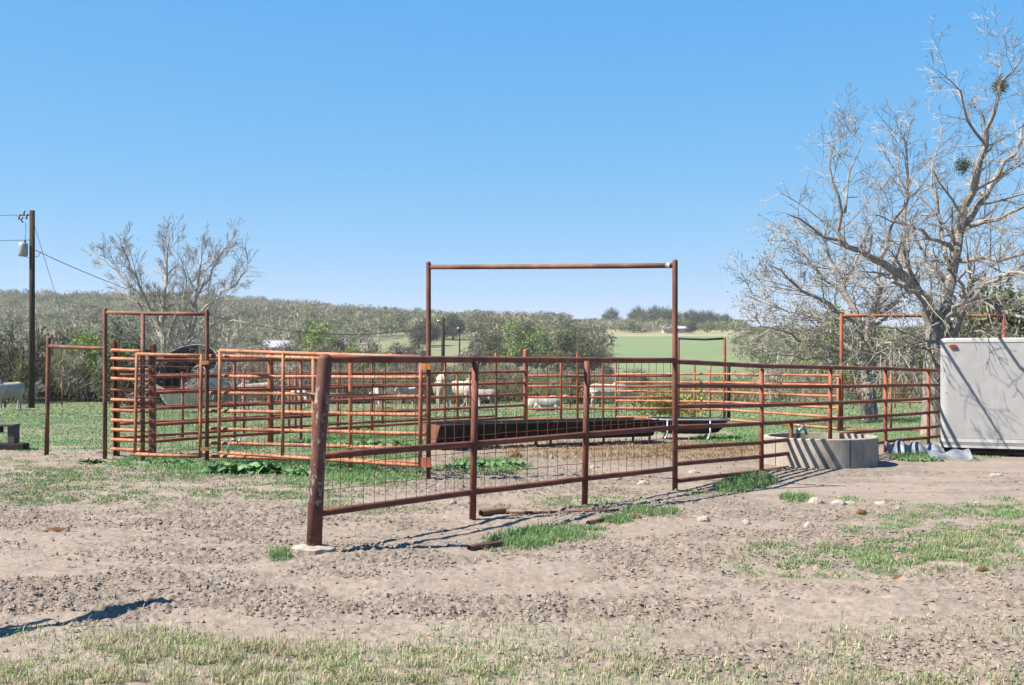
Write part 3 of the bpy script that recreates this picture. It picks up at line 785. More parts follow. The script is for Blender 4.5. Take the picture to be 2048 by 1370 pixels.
# ------------------------------------------------------------------ long steel feed trough
A1 = GP(882, 903); A2 = GP(1318, 887); ax = (A2 - A1).normalized(); wd = Vector((-ax.y, ax.x, 0)) * .86
t = thing('feed_trough', 'long low dark steel feed trough on short legs inside the pen', 'trough', A1)
ztp = V(882, 851, A1.y).z; zb = .10
def tr(s, u, z): q = A1 + ax * s + wd * u; return Vector((q.x, q.y, z))
LN = (A2 - A1).length
m = MB(); pro = [(0, ztp), (.04, ztp - .04), (.10, ztp - .10), (.22, zb + .03), (.5, zb), (.78, zb + .03), (.96, ztp - .06), (1, ztp)]
pro2 = [(u * .96 + .02, z + .012) for u, z in reversed(pro)]
loop = pro + pro2; k = len(loop)
vs = [tr(0, u, z) for u, z in loop] + [tr(LN, u, z) for u, z in loop]
m.add(vs, [(i, (i + 1) % k, k + (i + 1) % k, k + i) for i in range(k)], False); m.build('trough_body', 'darksteel', t)  # shaded front and inside are put into the near-black colour
for u in (0, 1):
    rail(t, [tr(0, u, ztp), tr(LN, u, ztp)], .014, 'darksteel', 8, 'rim')
for s in (0, LN):
    m = MB(); q = [tr(s - .01, u, z + .004) for u, z in pro]; q2 = [tr(s + .006, u, z + .004) for u, z in pro]; k = len(q)
    m.add(q + q2, [tuple(range(k)), tuple(range(2 * k - 1, k - 1, -1))] + [(i, k + i, k + (i + 1) % k, (i + 1) % k) for i in range(k)], False); m.build('end_plate', 'rust_brown', t)
for f in (.26, .5, .75):
    m = MB(); q = [tr(LN * f, u, z + .006) for u, z in pro]; m.tube([q[0] + Vector((0, 0, .02)), q[1], q[2], q[3]], .012, 6, True); m.build('rib', 'rust_brown', t)
for s in (.12, LN * .26, LN * .5, LN * .75, LN - .1):
    for u in (.18, .82):
        q = tr(s, u, 0); m = MB(); m.tube([(q.x, q.y, g1(q.x, q.y) - .03), (q.x, q.y, zb + .05)], .024, 6); m.build('leg', 'rust_brown', t)

# ------------------------------------------------------------------ poly bunk feeder on tube frame
c = GP(1380, 880); t = thing('bunk_feeder', 'dark plastic feeder tub on a pale tubular stand right of the long trough', 'feeder', c)
rot = -.10; hl = .76; hw = .36; zr = .395
def bf(x, y, z):
    return Vector((c.x + x * math.cos(rot) - y * math.sin(rot), c.y + .25 + x * math.sin(rot) + y * math.cos(rot), z + c.z))
m = MB(); n = 28; prof = [(1.0, zr), (.97, zr + .012), (.93, zr), (.86, .30), (.70, .18), (.45, .15), (0.01, .145)]
def sup(a, e=.6): return (math.copysign(abs(math.cos(a)) ** e, math.cos(a)), math.copysign(abs(math.sin(a)) ** e, math.sin(a)))
vs = []
for s, z in prof:
    for i in range(n):
        cxx, syy = sup(2 * math.pi * i / n); vs.append(bf(cxx * hl * s, syy * hw * s, z))
inner = len(vs)
for s, z in ((.99, zr - .03), (.90, .25), (.74, .14), (.4, .11), (0.01, .105)):
    for i in range(n):
        cxx, syy = sup(2 * math.pi * i / n); vs.append(bf(cxx * hl * s, syy * hw * s, z))
fs = []
for l in range(6):
    for i in range(n): j = (i + 1) % n; fs.append((l * n + i, l * n + j, (l + 1) * n + j, (l + 1) * n + i))
for l in range(4):
    for i in range(n): j = (i + 1) % n; a = inner + l * n; fs.append((a + i, a + n + i, a + n + j, a + j))
for i in range(n): j = (i + 1) % n; fs.append((i, inner + i, inner + j, j))
m.add(vs, fs, True); m.build('tub', 'black', t)
m = MB(); pts = [bf(sup(2 * math.pi * i / 28)[0] * hl * 1.015, sup(2 * math.pi * i / 28)[1] * hw * 1.03, zr - .012) for i in range(29)]
m.tube(pts, .017, 8, False); m.build('rim', 'galv', t)
for sx in (-.52, .52):
    for sy in (-1, 1):
        m = MB(); m.tube([bf(sx * hl, sy * hw * 1.0, zr - .02), bf(sx * hl, sy * hw * 1.02, .12), bf(sx * hl - .04, sy * hw * 1.08, .05), bf(sx * hl - .09, sy * hw * 1.12, -.01)], .017, 8); m.build('leg', 'galv', t)
    m = MB(); m.tube([bf(sx * hl, -hw, .16), bf(sx * hl, hw, .16)], .013, 8); m.build('stretcher', 'greypipe', t)

# ------------------------------------------------------------------ blue tub
c = GP(1370, 815); t = thing('bucket', 'blue plastic bucket with a white lid out in the pasture', 'bucket', c)
c = c + Vector((0, 0, .0)); m = MB(); m.tube([c, c + Vector((0, 0, .43))], [.17, .20], 16); m.build('pail', 'blue', t)
m = MB(); m.tube([c + Vector((0, 0, .43)), c + Vector((0, 0, .46))], [.207, .20], 16, True, .25); m.build('lid', 'white', t)

# ------------------------------------------------------------------ trailer
tl = Vector((7.30, 20.9, 0)); dx = Vector((1, -.42, 0)).normalized(); dy = Vector((-dx.y, dx.x, 0))
t = thing('cargo_trailer', 'boxy grey metal trailer at the right edge with branch shadows across its side', 'trailer', tl)
zb, zt = .015, 1.875; LT = 3.9; WT = 1.75
R3 = Matrix(((dx.x, dy.x, 0), (dx.y, dy.y, 0), (0, 0, 1)))
def TR(a, b, z): return tl + dx * a + dy * b + Vector((0, 0, z))
m = MB(); rad = .13; foot = []
for (ca, cb, a0) in ((rad, rad, 180), (LT - rad, rad, 270), (LT - rad, WT - rad, 0), (rad, WT - rad, 90)):
    for k in range(7):
        a = math.radians(a0 + 15 * k); foot.append((ca + rad * math.cos(a), cb + rad * math.sin(a)))
nf = len(foot); zs = [(zb + .16, 0), (zt - .06, 0), (zt - .02, .012), (zt, .05)]
vs = []
for z, ins in zs:
    for a, b in foot:
        sa = (a - LT / 2) * (1 - ins / (LT / 2)) + LT / 2; sb = (b - WT / 2) * (1 - ins / (WT / 2)) + WT / 2
        vs.append(TR(sa, sb, z))
fs = [(l * nf + i, l * nf + (i + 1) % nf, (l + 1) * nf + (i + 1) % nf, (l + 1) * nf + i) for l in range(3) for i in range(nf)]
fs.append(tuple(3 * nf + i for i in range(nf))); fs.append(tuple(reversed(range(nf))))
m.add(vs, fs, False)
mt, mn, mb = new_mat('trailer_skin', .55, .0, .4)
f = ramp(mn, noise(mn, 3.2, 5, .7), .35, .7); cc_ = mix(mn, (.245, .245, .25), (.285, .285, .285), f)
f = ramp(mn, noise(mn, 2.4, 2, .4), .69, .71); cc_ = mix(mn, cc_, (.40, .39, .36), f)
f = ramp(mn, noise(mn, 11, 5, .8, sx=(1, 1, .10)), .56, .80); cc_ = mix(mn, cc_, (.19, .185, .18), f)
mn.links.new(cc_, mb.inputs['Base Color']); bump(mn, mb, noise(mn, 1.8, 2), .25, .03)
m.build('body', mt, t)
def band(name, z0, z1, ex, mat):
    m = MB(); vs = []
    for z, e in ((z0, ex - .012), (z0, ex), (z1, ex), (z1, ex - .012)):
        for a, b in foot:
            sa = (a - LT / 2) * (1 + e / (LT / 2)) + LT / 2; sb = (b - WT / 2) * (1 + e / (WT / 2)) + WT / 2
            vs.append(TR(sa, sb, z))
    m.add(vs, [(l * nf + i, l * nf + (i + 1) % nf, (l + 1) * nf + (i + 1) % nf, (l + 1) * nf + i) for l in range(3) for i in range(nf)], False)
    return m.build(name, mat, t)
band('sill_trim', zb + .095, zb + .155, .014, 'white'); band('sill_trim', zb + .045, zb + .092, .010, 'galv'); band('sill_trim', zb, zb + .042, .016, 'white')
band('roof_trim', zt - .075, zt - .035, .008, 'white')
m = MB()
vs = []
for i in range(14):
    a = 2 * math.pi * i / 14
    vs.append(TR(.215 + math.copysign(abs(math.cos(a)) ** .6, math.cos(a)) * .062, -.004, zt - .14 + math.sin(a) * .028))
vs2 = [v - dy * .03 + (tl * 0) for v in vs]
m.add(vs + vs2, [tuple(reversed(range(14, 28)))] + [(i, (i + 1) % 14, 14 + (i + 1) % 14, 14 + i) for i in range(14)], False); m.build('marker_light', 'redlens', t)
m = MB(); m.box(TR(LT / 2, WT / 2, zb - .06), (LT - .3, WT - .25, .12), 0, 0, R3); m.build('chassis', 'darksteel', t)
for b in (.14, WT - .14):
    m = MB(); q = TR(2.6, b, 0); m.tube([q - dy * .09, q + dy * .09], .19, 20); m.build('wheel', 'black', t)
m = MB(); q = TR(.35, .5, 0); m.box((q.x, q.y, -.08), (.3, .4, .3), 0, .01, R3); m.build('support_block', 'greywood', t)

# ------------------------------------------------------------------ crumpled corrugated sheets beside the trailer
def sheet(name, label, c, sx, sy, rz, amp, pitch, curl, mat, tilt=0., seed=1):
    rr = random.Random(seed); nx, ny = 40, 8; vs = []; th = .006
    for lay in (0, 1):
        for j in range(ny + 1):
            for i in range(nx + 1):
                u = (i / nx - .5) * sx; v = (j / ny - .5) * sy
                z = amp * math.sin(u / pitch * 2 * math.pi) + curl * math.sin(v / sy * 2.4 + 1.1) + .02 * math.sin(u * 5 + v * 7 + seed) + tilt * v
                v2 = v + .05 * math.sin(u * 6 + seed) * (1 if abs(j - ny / 2) > ny / 2 - 1 else 0)
                x = c.x + u * math.cos(rz) - v2 * math.sin(rz); y = c.y + u * math.sin(rz) + v2 * math.cos(rz)
                vs.append((x, y, c.z + z + .04 - lay * th))
    k = (nx + 1) * (ny + 1); fs = []
    for j in range(ny):
        for i in range(nx):
            a = j * (nx + 1) + i; fs.append((a, a + 1, a + nx + 2, a + nx + 1)); fs.append((k + a, k + a + nx + 1, k + a + nx + 2, k + a + 1))
    m = MB(); m.add(vs, fs, True); o = m.build(name, mat); return tag(o, label, 'metal sheet', 'crumpled roofing sheets by the trailer')
M['sheetmetal'] = mat_plain('bluish_sheet_metal', (.27, .30, .35), .6, .2, .4, .45, 9)
c = GP(1830, 908); sheet('metal_sheet', 'wavy bluish metal sheet lying against the foot of the fence beside the trailer', c, .95, .34, .05, .035, .26, .08, 'sheetmetal', .35, 2)
c = GP(1900, 917); sheet('metal_sheet', 'flattened pale metal sheet with a ragged edge under the trailer corner', c, .62, .30, -.12, .018, .3, .04, 'sheetmetal', .35, 5)

# ------------------------------------------------------------------ loose pipes on the ground
def gpipe(name, label, pts, r, mat, lift=.0, hollow=True):
    P = []
    for px, py in pts:
        q = GP(px, py); P.append(Vector((q.x, q.y, g1(q.x, q.y) + r * .8 + lift)))
    m = MB(); m.tube(P, r, 14, False)
    if hollow: m.tube(list(reversed(P)), r * .86, 14, False)
    o = m.build(name, mat); return tag(o, label, 'pipe', 'loose pipes on the ground by the fence')
M['tanpipe'] = mat_rust('tan_rust', (.36, .19, .08), (.42, .24, .11), (.20, .09, .05))
gpipe('loose_pipe', 'short open ended tan pipe stub lying at the foot of the second fence post', [(962, 1035), (1008, 1029)], .034, 'tanpipe')
gpipe('loose_pipe', 'long thin rusty pipe lying in the fence shadow', [(1012, 1028), (1110, 1029), (1238, 1024)], .013, 'rust_brown', hollow=False)
gpipe('loose_pipe', 'rusty pipe end showing at the left tip of the tall grass', [(938, 1100), (1002, 1090)], .024, 'rust_brown')
gpipe('loose_pipe', 'rusty pipe piece showing between two grass tufts', [(1176, 1050), (1242, 1038)], .022, 'rust_brown')

# ------------------------------------------------------------------ stones and dung
def rock(px, py, wpx, hpx, label, mat='stone', seed=0, name='rock', cat='rock', grp='pale stones on the bare ground'):
    q = GP(px, py); s = q.y / F; rr = random.Random(seed + int(px)); W_ = wpx * s / 2; H_ = hpx * s
    vs = []; nr = 12; fs = []
    lv = [(-.35, .75), (.0, 1.0), (.35, .95), (.7, .70), (.95, .35)]
    offs = [rr.uniform(.72, 1.2) for _ in range(nr)]
    for z, r in lv:
        for i in range(nr):
            a = 2 * math.pi * i / nr; k = r * offs[i] * rr.uniform(.88, 1.1)
            vs.append((q.x + math.cos(a) * W_ * k, q.y + math.sin(a) * W_ * .8 * k, 0 + z * H_ * rr.uniform(.85, 1.12)))
    z0 = g1(q.x, q.y); vs = [(a, b, z0 + c) for a, b, c in vs]; top = len(vs); vs.append((q.x, q.y, z0 + H_))
    for l in range(len(lv) - 1):
        for i in range(nr): j = (i + 1) % nr; fs.append((l * nr + i, l * nr + j, (l + 1) * nr + j, (l + 1) * nr + i))
    for i in range(nr): fs.append(((len(lv) - 1) * nr + i, (len(lv) - 1) * nr + (i + 1) % nr, top))
    m = MB(); m.add(vs, fs, False); o = m.build(name, mat); tag(o, label, cat, grp)
rock(768, 1190, 26, 17, 'pale lump of stone alone on the bare dirt in front of the corner post')
rock(275, 1162, 12, 8, 'tiny pale stone on the dirt at the left')
rock(1406, 1044, 25, 12, 'bright white angular stone left of its pair, right of the grass strip')
rock(1492, 1050, 18, 9, 'white stone just right of the bright angular one')
rock(1617, 1057, 20, 12, 'lone cream stone below the row of flat stones')
rock(1631, 1006, 32, 12, 'pinkish flat stone at the left end of the row of stones')
rock(1677, 1008, 29, 10, 'white flat stone in the middle of the row of stones')
rock(1702, 1006, 22, 6, 'thin flat stone touching the right of the white one in the row')
rock(1762, 1007, 28, 6, 'thin slab at the right end of the row of stones')
rock(1797, 1020, 12, 8, 'small round white stone by the green patch at right')
rock(1953, 1007, 12, 5, 'small stone in the grass near the right edge')
rock(906, 1007, 15, 8, 'small white stone behind the mesh between the first two fence posts')
rock(1230, 958, 26, 8, 'pale slab inside the pen, left of the tall gateway post')
rock(1286, 968, 28, 8, 'cream slab inside the pen at the foot of the mesh')
rock(1103, 920, 9, 8, 'small bright stone in the middle of the pen floor')
rock(1387, 945, 22, 6, 'flat stone inside the pen right of the tall gateway post')
rock(1190, 935, 20, 6, 'low stone half buried in the pen floor')
rock(1960, 905, 26, 4, 'thin broken board on the ground under the trailer', 'stone')
rock(2030, 905, 34, 5, 'pale broken stone below the trailer at the right edge')
rock(1990, 952, 30, 5, 'whitish flat stone on the bare dirt near the right edge')
for px, py, w_, h_, lb in ((1808, 1148, 60, 10, 'brown dung pat at the lower edge of the right grass patch'), (1965, 1137, 26, 8, 'small dung lump in the right grass patch'),
                           (1722, 1025, 24, 7, 'little brown dung lump below the row of stones'), (115, 1057, 50, 7, 'brown dung pat on the dirt at the left'),
                           (1270, 1038, 26, 8, 'dark dung lump at the right end of the grass strip'), (1030, 917, 34, 12, 'dark dung heap behind the broad leaved weeds'), (330, 1262, 16, 5, 'small dung lump above the grass at the bottom left')):
    rock(px, py, w_, h_, lb, 'dung', 7, 'dung_pat', 'dung', 'dung on the bare ground')

# ------------------------------------------------------------------ broad leaved weeds
def dock(px, py, wpx, n, label, size=.16, mat='leafdock', seed=0):
    q = GP(px, py); rr = random.Random(seed); W_ = wpx * q.y / F / 2; m = MB()
    e = thing('weed_clump', label, 'weeds', (q.x, q.y, g1(q.x, q.y)), 'broad leaved weeds around the pens')
    for i in range(n):
        a = rr.uniform(0, 2 * math.pi); r = W_ * math.sqrt(rr.random()); x0 = q.x + math.cos(a) * r; y0 = q.y + math.sin(a) * r * .5
        z0 = g1(x0, y0); az = rr.uniform(0, 2 * math.pi); L = size * rr.uniform(.5, 1.2); Wd = L * rr.uniform(.22, .36); el = rr.uniform(.25, 1.15)
        d = Vector((math.cos(az), math.sin(az), 0)); sd = Vector((-d.y, d.x, 0)); vs = []; P = Vector((x0, y0, z0))
        prof = [(0, .05), (.25, .6), (.5, 1), (.75, .8), (1, .05)]; tw = rr.uniform(-.5, .5)
        for k, (s, ww) in enumerate(prof):
            zz = math.sin(el) * L * s - (s ** 2.4) * L * .55 * math.cos(el * .5); c_ = P + d * (L * s * math.cos(el * .8)) + Vector((0, 0, max(zz, .005)))
            vs += [c_ - sd * Wd * ww + Vector((0, 0, .3 * Wd * ww + tw * Wd * ww)), c_, c_ + sd * Wd * ww + Vector((0, 0, .3 * Wd * ww - tw * Wd * ww))]
        fs = []
        for k in range(4):
            b = k * 3; fs += [(b, b + 1, b + 4, b + 3), (b + 1, b + 2, b + 5, b + 4)]
        m.add(vs, fs, True)
    m.build('foliage', mat, e)
dock(490, 948, 130, 150, 'big clump of broad dark green weeds below the wide mesh gate', .24, seed=1)
dock(585, 950, 90, 120, 'leafy weeds just left of the thick corner post', .13, seed=2)
dock(935, 938, 70, 75, 'broad leaved weeds behind the mesh of the first fence bay', .17, seed=3)
dock(1010, 935, 80, 110, 'lighter leafy weeds to the right of the second fence post', .13, seed=4)
dock(190, 925, 44, 26, 'small weed rosette below the chute panel at left', .13, seed=5)
dock(345, 930, 90, 80, 'low weeds at the foot of the narrow walk gate', .09, seed=6)
dock(745, 893, 150, 260, 'dense bright weeds growing inside the pen behind the wide gate', .15, seed=7)
dock(980, 856, 190, 160, 'weeds along the back fence above the long trough', .16, seed=8)
dock(700, 862, 90, 90, 'weeds at the far side of the alley behind the corner post', .15, seed=9)
dock(1360, 866, 160, 150, 'green growth in the shade under the feeder tub', .11, seed=10)
dock(1840, 922, 90, 70, 'dark low weeds in front of the crumpled metal sheets', .08, seed=11)
#--PART3--
# ------------------------------------------------------------------ trees
class TM:
    """collects twig polylines as tubes into numpy arrays"""
    def __init__(s): s.v = []; s.f = []; s.n = 0
    def tube(s, P, R, k):
        P = np.asarray(P, float); m = len(P)
        D = np.empty_like(P); D[1:-1] = P[2:] - P[:-2]; D[0] = P[1] - P[0]; D[-1] = P[-1] - P[-2]
        D /= np.linalg.norm(D, axis=1, keepdims=True) + 1e-9
        ref = np.array([0.3, .2, 1.0]) if abs(D[0, 2]) < .8 else np.array([1., .3, .1])
        X = np.cross(D, ref); X /= np.linalg.norm(X, axis=1, keepdims=True) + 1e-9; Y = np.cross(D, X)
        a = np.arange(k) * 2 * np.pi / k
        V_ = P[:, None] + (X[:, None] * np.cos(a)[None, :, None] + Y[:, None] * np.sin(a)[None, :, None]) * np.asarray(R)[:, None, None]
        s.v.append(V_.reshape(-1, 3)); i = np.arange(m - 1)[:, None] * k; j = np.arange(k)[None]; j2 = (j + 1) % k
        s.f.append((np.stack([i + j, i + j2, i + k + j2, i + k + j], -1)).reshape(-1, 4) + s.n); s.n += m * k
    def obj(s, name, mat, parent=None, off=(0, 0, 0)):
        v = np.concatenate(s.v) - np.array(off); return np_mesh(name, v, np.concatenate(s.f), mat, parent, smooth=False)
def rvec(r): 
    v = r.normal(size=3); return v / np.linalg.norm(v)
def branch(tm, tips, p, d, L, r0, lvl, r, P):
    n = max(3, int(L / P['seg'])) if lvl < 3 else 3
    pts = [np.array(p, float)]; d = np.array(d, float); d /= np.linalg.norm(d); dirs = [d.copy()]
    wob = P['wob'] * (1 + .35 * lvl)
    for i in range(n):
        d = d + rvec(r) * wob + np.array([0, 0, P['up'] * (1 if lvl < 3 else .6)]) + np.array(P.get('wind', (0, 0, 0)))
        d /= np.linalg.norm(d); pts.append(pts[-1] + d * L / n); dirs.append(d.copy())
    t = np.linspace(0, 1, n + 1); R = r0 * (1 - t * (.62 if lvl < P['lv'] - 1 else .75)); R = np.maximum(R, P['rmin'])
    (tm[0] if r0 > P['split'] else tm[1]).tube(pts, R, 7 if r0 > .05 else (4 if r0 > .012 else 3))
    if lvl >= P['lv'] - 1: tips.append(pts[-1]); return
    nb = int(P['nb'][lvl] * (.8 + .4 * r.random()))
    for k in range(nb):
        s = P['t0'] + (1 - P['t0']) * (k + r.random()) / nb
        i = min(n - 1, int(s * n)); q = pts[i] + (pts[i + 1] - pts[i]) * (s * n - i)
        a = np.radians(P['ang'] * (.6 + .8 * r.random())); side = np.cross(dirs[i], rvec(r)); side /= np.linalg.norm(side) + 1e-9
        nd = dirs[i] * np.cos(a) + side * np.sin(a)
        nl = L * P['len'] * (1 - .45 * s) * (.65 + .6 * r.random()); nr = max(P['rmin'], np.interp(s, [0, 1], [R[0], R[-1]]) * P['rr'] * (.7 + .4 * r.random()))
        branch(tm, tips, q, nd, nl, nr, lvl + 1, r, P)
DEFP = dict(seg=.35, wob=.10, up=.04, lv=4, nb=[7, 6, 5, 4], t0=.25, ang=42, len=.62, rr=.55, rmin=.0035, split=.03)
def leaf_cloud(pts, n, size, spread, r, cols, flat=.0):
    """n small leaf faces scattered round the given points"""
    pts = np.asarray(pts); c = pts[r.integers(0, len(pts), n)] + r.normal(size=(n, 3)) * spread
    a = r.normal(size=(n, 3)); a /= np.linalg.norm(a, axis=1, keepdims=True); b = r.normal(size=(n, 3)); b = np.cross(a, b); b /= np.linalg.norm(b, axis=1, keepdims=True)
    s = size * (.5 + r.random((n, 1)))
    v = np.stack([c - a * s, c + b * s * .55, c + a * s, c - b * s * .55], 1).reshape(-1, 3)
    f = np.arange(n * 4).reshape(n, 4); cc = np.array(cols)[r.integers(0, len(cols), n)] * (.7 + .6 * r.random((n, 1)))
    return v, f, np.repeat(cc, 4, 0)
def bare_tree(name, label, base, limbs, P, seed, leaves=None, group=None, mats=('bark', 'twig'), cat='tree', trunk=None):
    """limbs: list of (polyline of world points, radii) for main limbs"""
    r = np.random.default_rng(seed); T1, T2 = TM(), TM(); tips = []
    e = thing(name, label, cat, base, group); off = np.array(base)
    trunkT = TM()
    if trunk: trunkT.tube(trunk[0], trunk[1], 12)
    for lb_ in limbs:
        lp, lr = lb_[0], [q_ * P.get('rs', 1.0) for q_ in lb_[1]]; dm = lb_[2] if len(lb_) > 2 else 1.0
        lp = np.array(lp, float); seglen = np.linalg.norm(np.diff(lp, axis=0), axis=1); tot = seglen.sum()
        # refine with wobble
        n = max(6, int(tot / .3)); cs = np.concatenate([[0], np.cumsum(seglen)]) / tot; tt = np.linspace(0, 1, n + 1)
        q = np.stack([np.interp(tt, cs, lp[:, i]) for i in range(3)], -1); q[1:-1] += r.normal(size=(n - 1, 3)) * .035
        R = np.interp(tt, cs, lr); (trunkT if lr[0] > .075 else T1).tube(q, R, 8)
        D = np.gradient(q, axis=0); D /= np.linalg.norm(D, axis=1, keepdims=True)
        nb = int(tot * P['den'] * dm)
        for k in range(nb):
            s = P.get('s0', .15) + (1 - P.get('s0', .15)) * (k + r.random()) / nb; i = min(n - 1, int(s * n)); a = np.radians(P['ang'] * (.6 + .9 * r.random()))
            side = np.cross(D[i], rvec(r)); side /= np.linalg.norm(side) + 1e-9
            branch((T1, T2), tips, q[i], D[i] * np.cos(a) + side * np.sin(a), P['L1'] * (.5 + .8 * r.random()) * (1 - .35 * s), max(P['rmin'] * 2, R[i] * .42), 1, r, P)
    if trunkT.n: trunkT.obj('trunk', mats[0], e, off)
    if T1.n: T1.obj('limbs', mats[0], e, off)
    if T2.n: T2.obj('twigs', mats[1], e, off)
    if leaves:
        for (n, size, spread, cols, frac) in leaves:
            k = max(3, int(len(tips) * frac)); sel = np.array(tips)[r.integers(0, len(tips), k)]
            v, f, c = leaf_cloud(sel, n, size, spread, r, cols); np_mesh('crown', v - off, f, 'veg', e, colors=c)
    return e, tips

# ---- the big bare tree behind the trailer
def W(px, py, d): v = V(px, py, d); return (v.x, v.y, v.z)
D0 = 24.2
base = Vector(((1868 - 1024) / F * D0, D0, 0)); base.z = g1(base.x, base.y) - .05
P = dict(DEFP, seg=.22, wob=.13, up=.035, lv=4, nb=[0, 6, 5, 4], ang=46, len=.60, rr=.5, rmin=.0038, den=4.3, L1=1.2, split=.016, rs=.84)
limbs = [
 ([W(1868, 655, D0), W(1852, 610, D0 - .1), W(1838, 580, D0 - .2), W(1800, 552, D0 - .4), W(1762, 528, D0 - .7), W(1722, 503, D0 - .9), W(1690, 492, D0 - 1.1), W(1640, 468, D0 - 1.4), W(1600, 440, D0 - 1.6), W(1572, 427, D0 - 1.8)], [.16, .14, .115, .10, .09, .075, .05, .035, .022, .008]),
 ([W(1695, 495, D0 - 1.1), W(1683, 460, D0 - 1.1), W(1684, 410, D0 - 1.2), W(1672, 370, D0 - 1.3), W(1650, 335, D0 - 1.3), W(1660, 290, D0 - 1.3), W(1680, 262, D0 - 1.3)], [.06, .05, .04, .03, .02, .012, .005]),
 ([W(1690, 425, D0 - 1.2), W(1700, 370, D0 - 1), W(1712, 310, D0 - .9), W(1738, 262, D0 - .8)], [.035, .026, .016, .005]),
 ([W(1755, 524, D0 - .6), W(1780, 480, D0 - .5), W(1790, 430, D0 - .4), W(1812, 390, D0 - .3), W(1795, 345, D0), W(1803, 300, D0), W(1790, 220, D0)], [.055, .045, .038, .03, .02, .012, .005]),
 ([W(1822, 572, D0 - .2), W(1818, 510, D0 + .3), W(1810, 450, D0 + .5), W(1812, 390, D0 + .6), W(1815, 320, D0 + .6), W(1820, 250, D0 + .6), W(1829, 225, D0 + .6)], [.075, .065, .052, .042, .03, .018, .006]),
 ([W(1882, 650, D0), W(1892, 598, D0 + .1), W(1900, 545, D0 + .2), W(1914, 500, D0 + .2), W(1922, 462, D0 + .2), W(1930, 420, D0 + .1), W(1943, 375, D0), W(1962, 330, D0 - .2), W(1972, 280, D0 - .4), W(1985, 220, D0 - .5), W(1998, 170, D0 - .6), W(2030, 140, D0 - .7), W(2046, 110, D0 - .8)], [.15, .145, .14, .125, .115, .10, .085, .07, .06, .045, .035, .022, .008]),
 ([W(1928, 455, D0 + .2), W(1960, 405, D0 + .5), W(1985, 362, D0 + .7), W(2020, 320, D0 + .8), W(2050, 250, D0 + 1), W(2080, 180, D0 + 1)], [.10, .085, .07, .05, .03, .012]),
 ([W(1940, 452, D0 + .1), W(1985, 445, D0 - .3), W(2030, 425, D0 - .7), W(2075, 395, D0 - 1.1), W(2130, 360, D0 - 1.5)], [.065, .055, .045, .03, .012]),
 ([W(1905, 500, D0), W(1870, 480, D0 - .8), W(1830, 455, D0 - 1.4), W(1790, 450, D0 - 2.0), W(1745, 430, D0 - 2.5)], [.055, .045, .035, .02, .008]),
 ([W(1912, 520, D0), W(1960, 512, D0 - .9), W(2010, 522, D0 - 1.7), W(2070, 500, D0 - 2.6), W(2140, 470, D0 - 3.4)], [.06, .05, .042, .032, .012]),
 ([W(1890, 690, D0), W(1915, 640, D0 - .2), W(1937, 600, D0 - .5), W(1945, 565, D0 - .8), W(1970, 548, D0 - 1.1)], [.12, .105, .09, .085, .05]),
 ([W(1945, 600, D0 - .5), W(1990, 612, D0 - 1.0), W(2040, 628, D0 - 1.6), W(2100, 640, D0 - 2.3)], [.075, .06, .045, .02]),
 ([W(1962, 556, D0 - 1), W(2005, 570, D0 - 1.8), W(2048, 530, D0 - 2.4), W(2110, 470, D0 - 2.8)], [.05, .042, .034, .014]),
 ([W(1950, 575, D0 - .8), W(1990, 560, D0 - 2.2), W(2035, 545, D0 - 3.6), W(2090, 560, D0 - 4.8)], [.05, .042, .03, .012], .5),
 ([W(1885, 640, D0), W(1850, 590, D0 - 1.2), W(1800, 575, D0 - 2.6), W(1790, 560, D0 - 3.8), W(1760, 545, D0 - 4.6)], [.06, .05, .042, .03, .010], .35),
 ([W(1880, 660, D0), W(1905, 630, D0 - 1.5), W(1930, 600, D0 - 3.0), W(1925, 560, D0 - 4.2), W(1950, 520, D0 - 5.0)], [.06, .05, .04, .03, .010], .4),
 ([W(1862, 700, D0), W(1820, 690, D0 - .9), W(1760, 706, D0 - 1.6), W(1700, 712, D0 - 2.2)], [.045, .03, .02, .006]),
 ([W(1870, 690, D0), W(1800, 660, D0 - .2), W(1750, 655, D0 - .6), W(1715, 640, D0 - .9)], [.03, .024, .015, .006]),
 ([W(1898, 540, D0), W(1885, 480, D0 + .6), W(1880, 420, D0 + 1), W(1860, 360, D0 + 1.3), W(1872, 300, D0 + 1.5), W(1890, 240, D0 + 1.5)], [.06, .05, .04, .03, .018, .006]),
 ([W(1972, 290, D0 - .4), W(1935, 240, D0 - .6), W(1925, 190, D0 - .8), W(1905, 150, D0 - .9), W(1870, 138, D0 - 1)], [.035, .028, .02, .012, .005]),
 ([W(1992, 190, D0 - .5), W(2000, 130, D0 - .4), W(1980, 120, D0 - .3), W(1965, 95, D0 - .3)], [.022, .018, .012, .005]),
 ([W(1868, 790, D0), W(1905, 690, D0 - .9), W(1950, 655, D0 - 1.5), W(2010, 690, D0 - 2.2)], [.03, .028, .02, .006]),
]
trunk = ([tuple(base), W(1868, 800, D0), W(1866, 740, D0), W(1872, 700, D0), W(1872, 665, D0), W(1874, 640, D0)], [.27, .215, .195, .19, .20, .16])
big, tips = bare_tree('bare_tree', 'big bare spreading tree with pale bark rising behind the grey trailer', tuple(base), limbs, P, 21,
    leaves=[(1800, .014, .12, [(.34, .40, .16), (.40, .40, .20), (.36, .33, .2)], .2)], group='bare winter trees around the pens', trunk=trunk)
# mistletoe clumps belong to the crown
r = np.random.default_rng(8)
for px, py, dd_, sp in ((1926, 332, D0 - .1, .10), (2000, 172, D0 - .5, .09)):
    v, f, c = leaf_cloud([W(px, py, dd_)], 1100, .015, sp * .8, r, [(.10, .15, .05), (.14, .17, .06)]); np_mesh('crown', v - np.array(base), f, 'veg', big, colors=c)

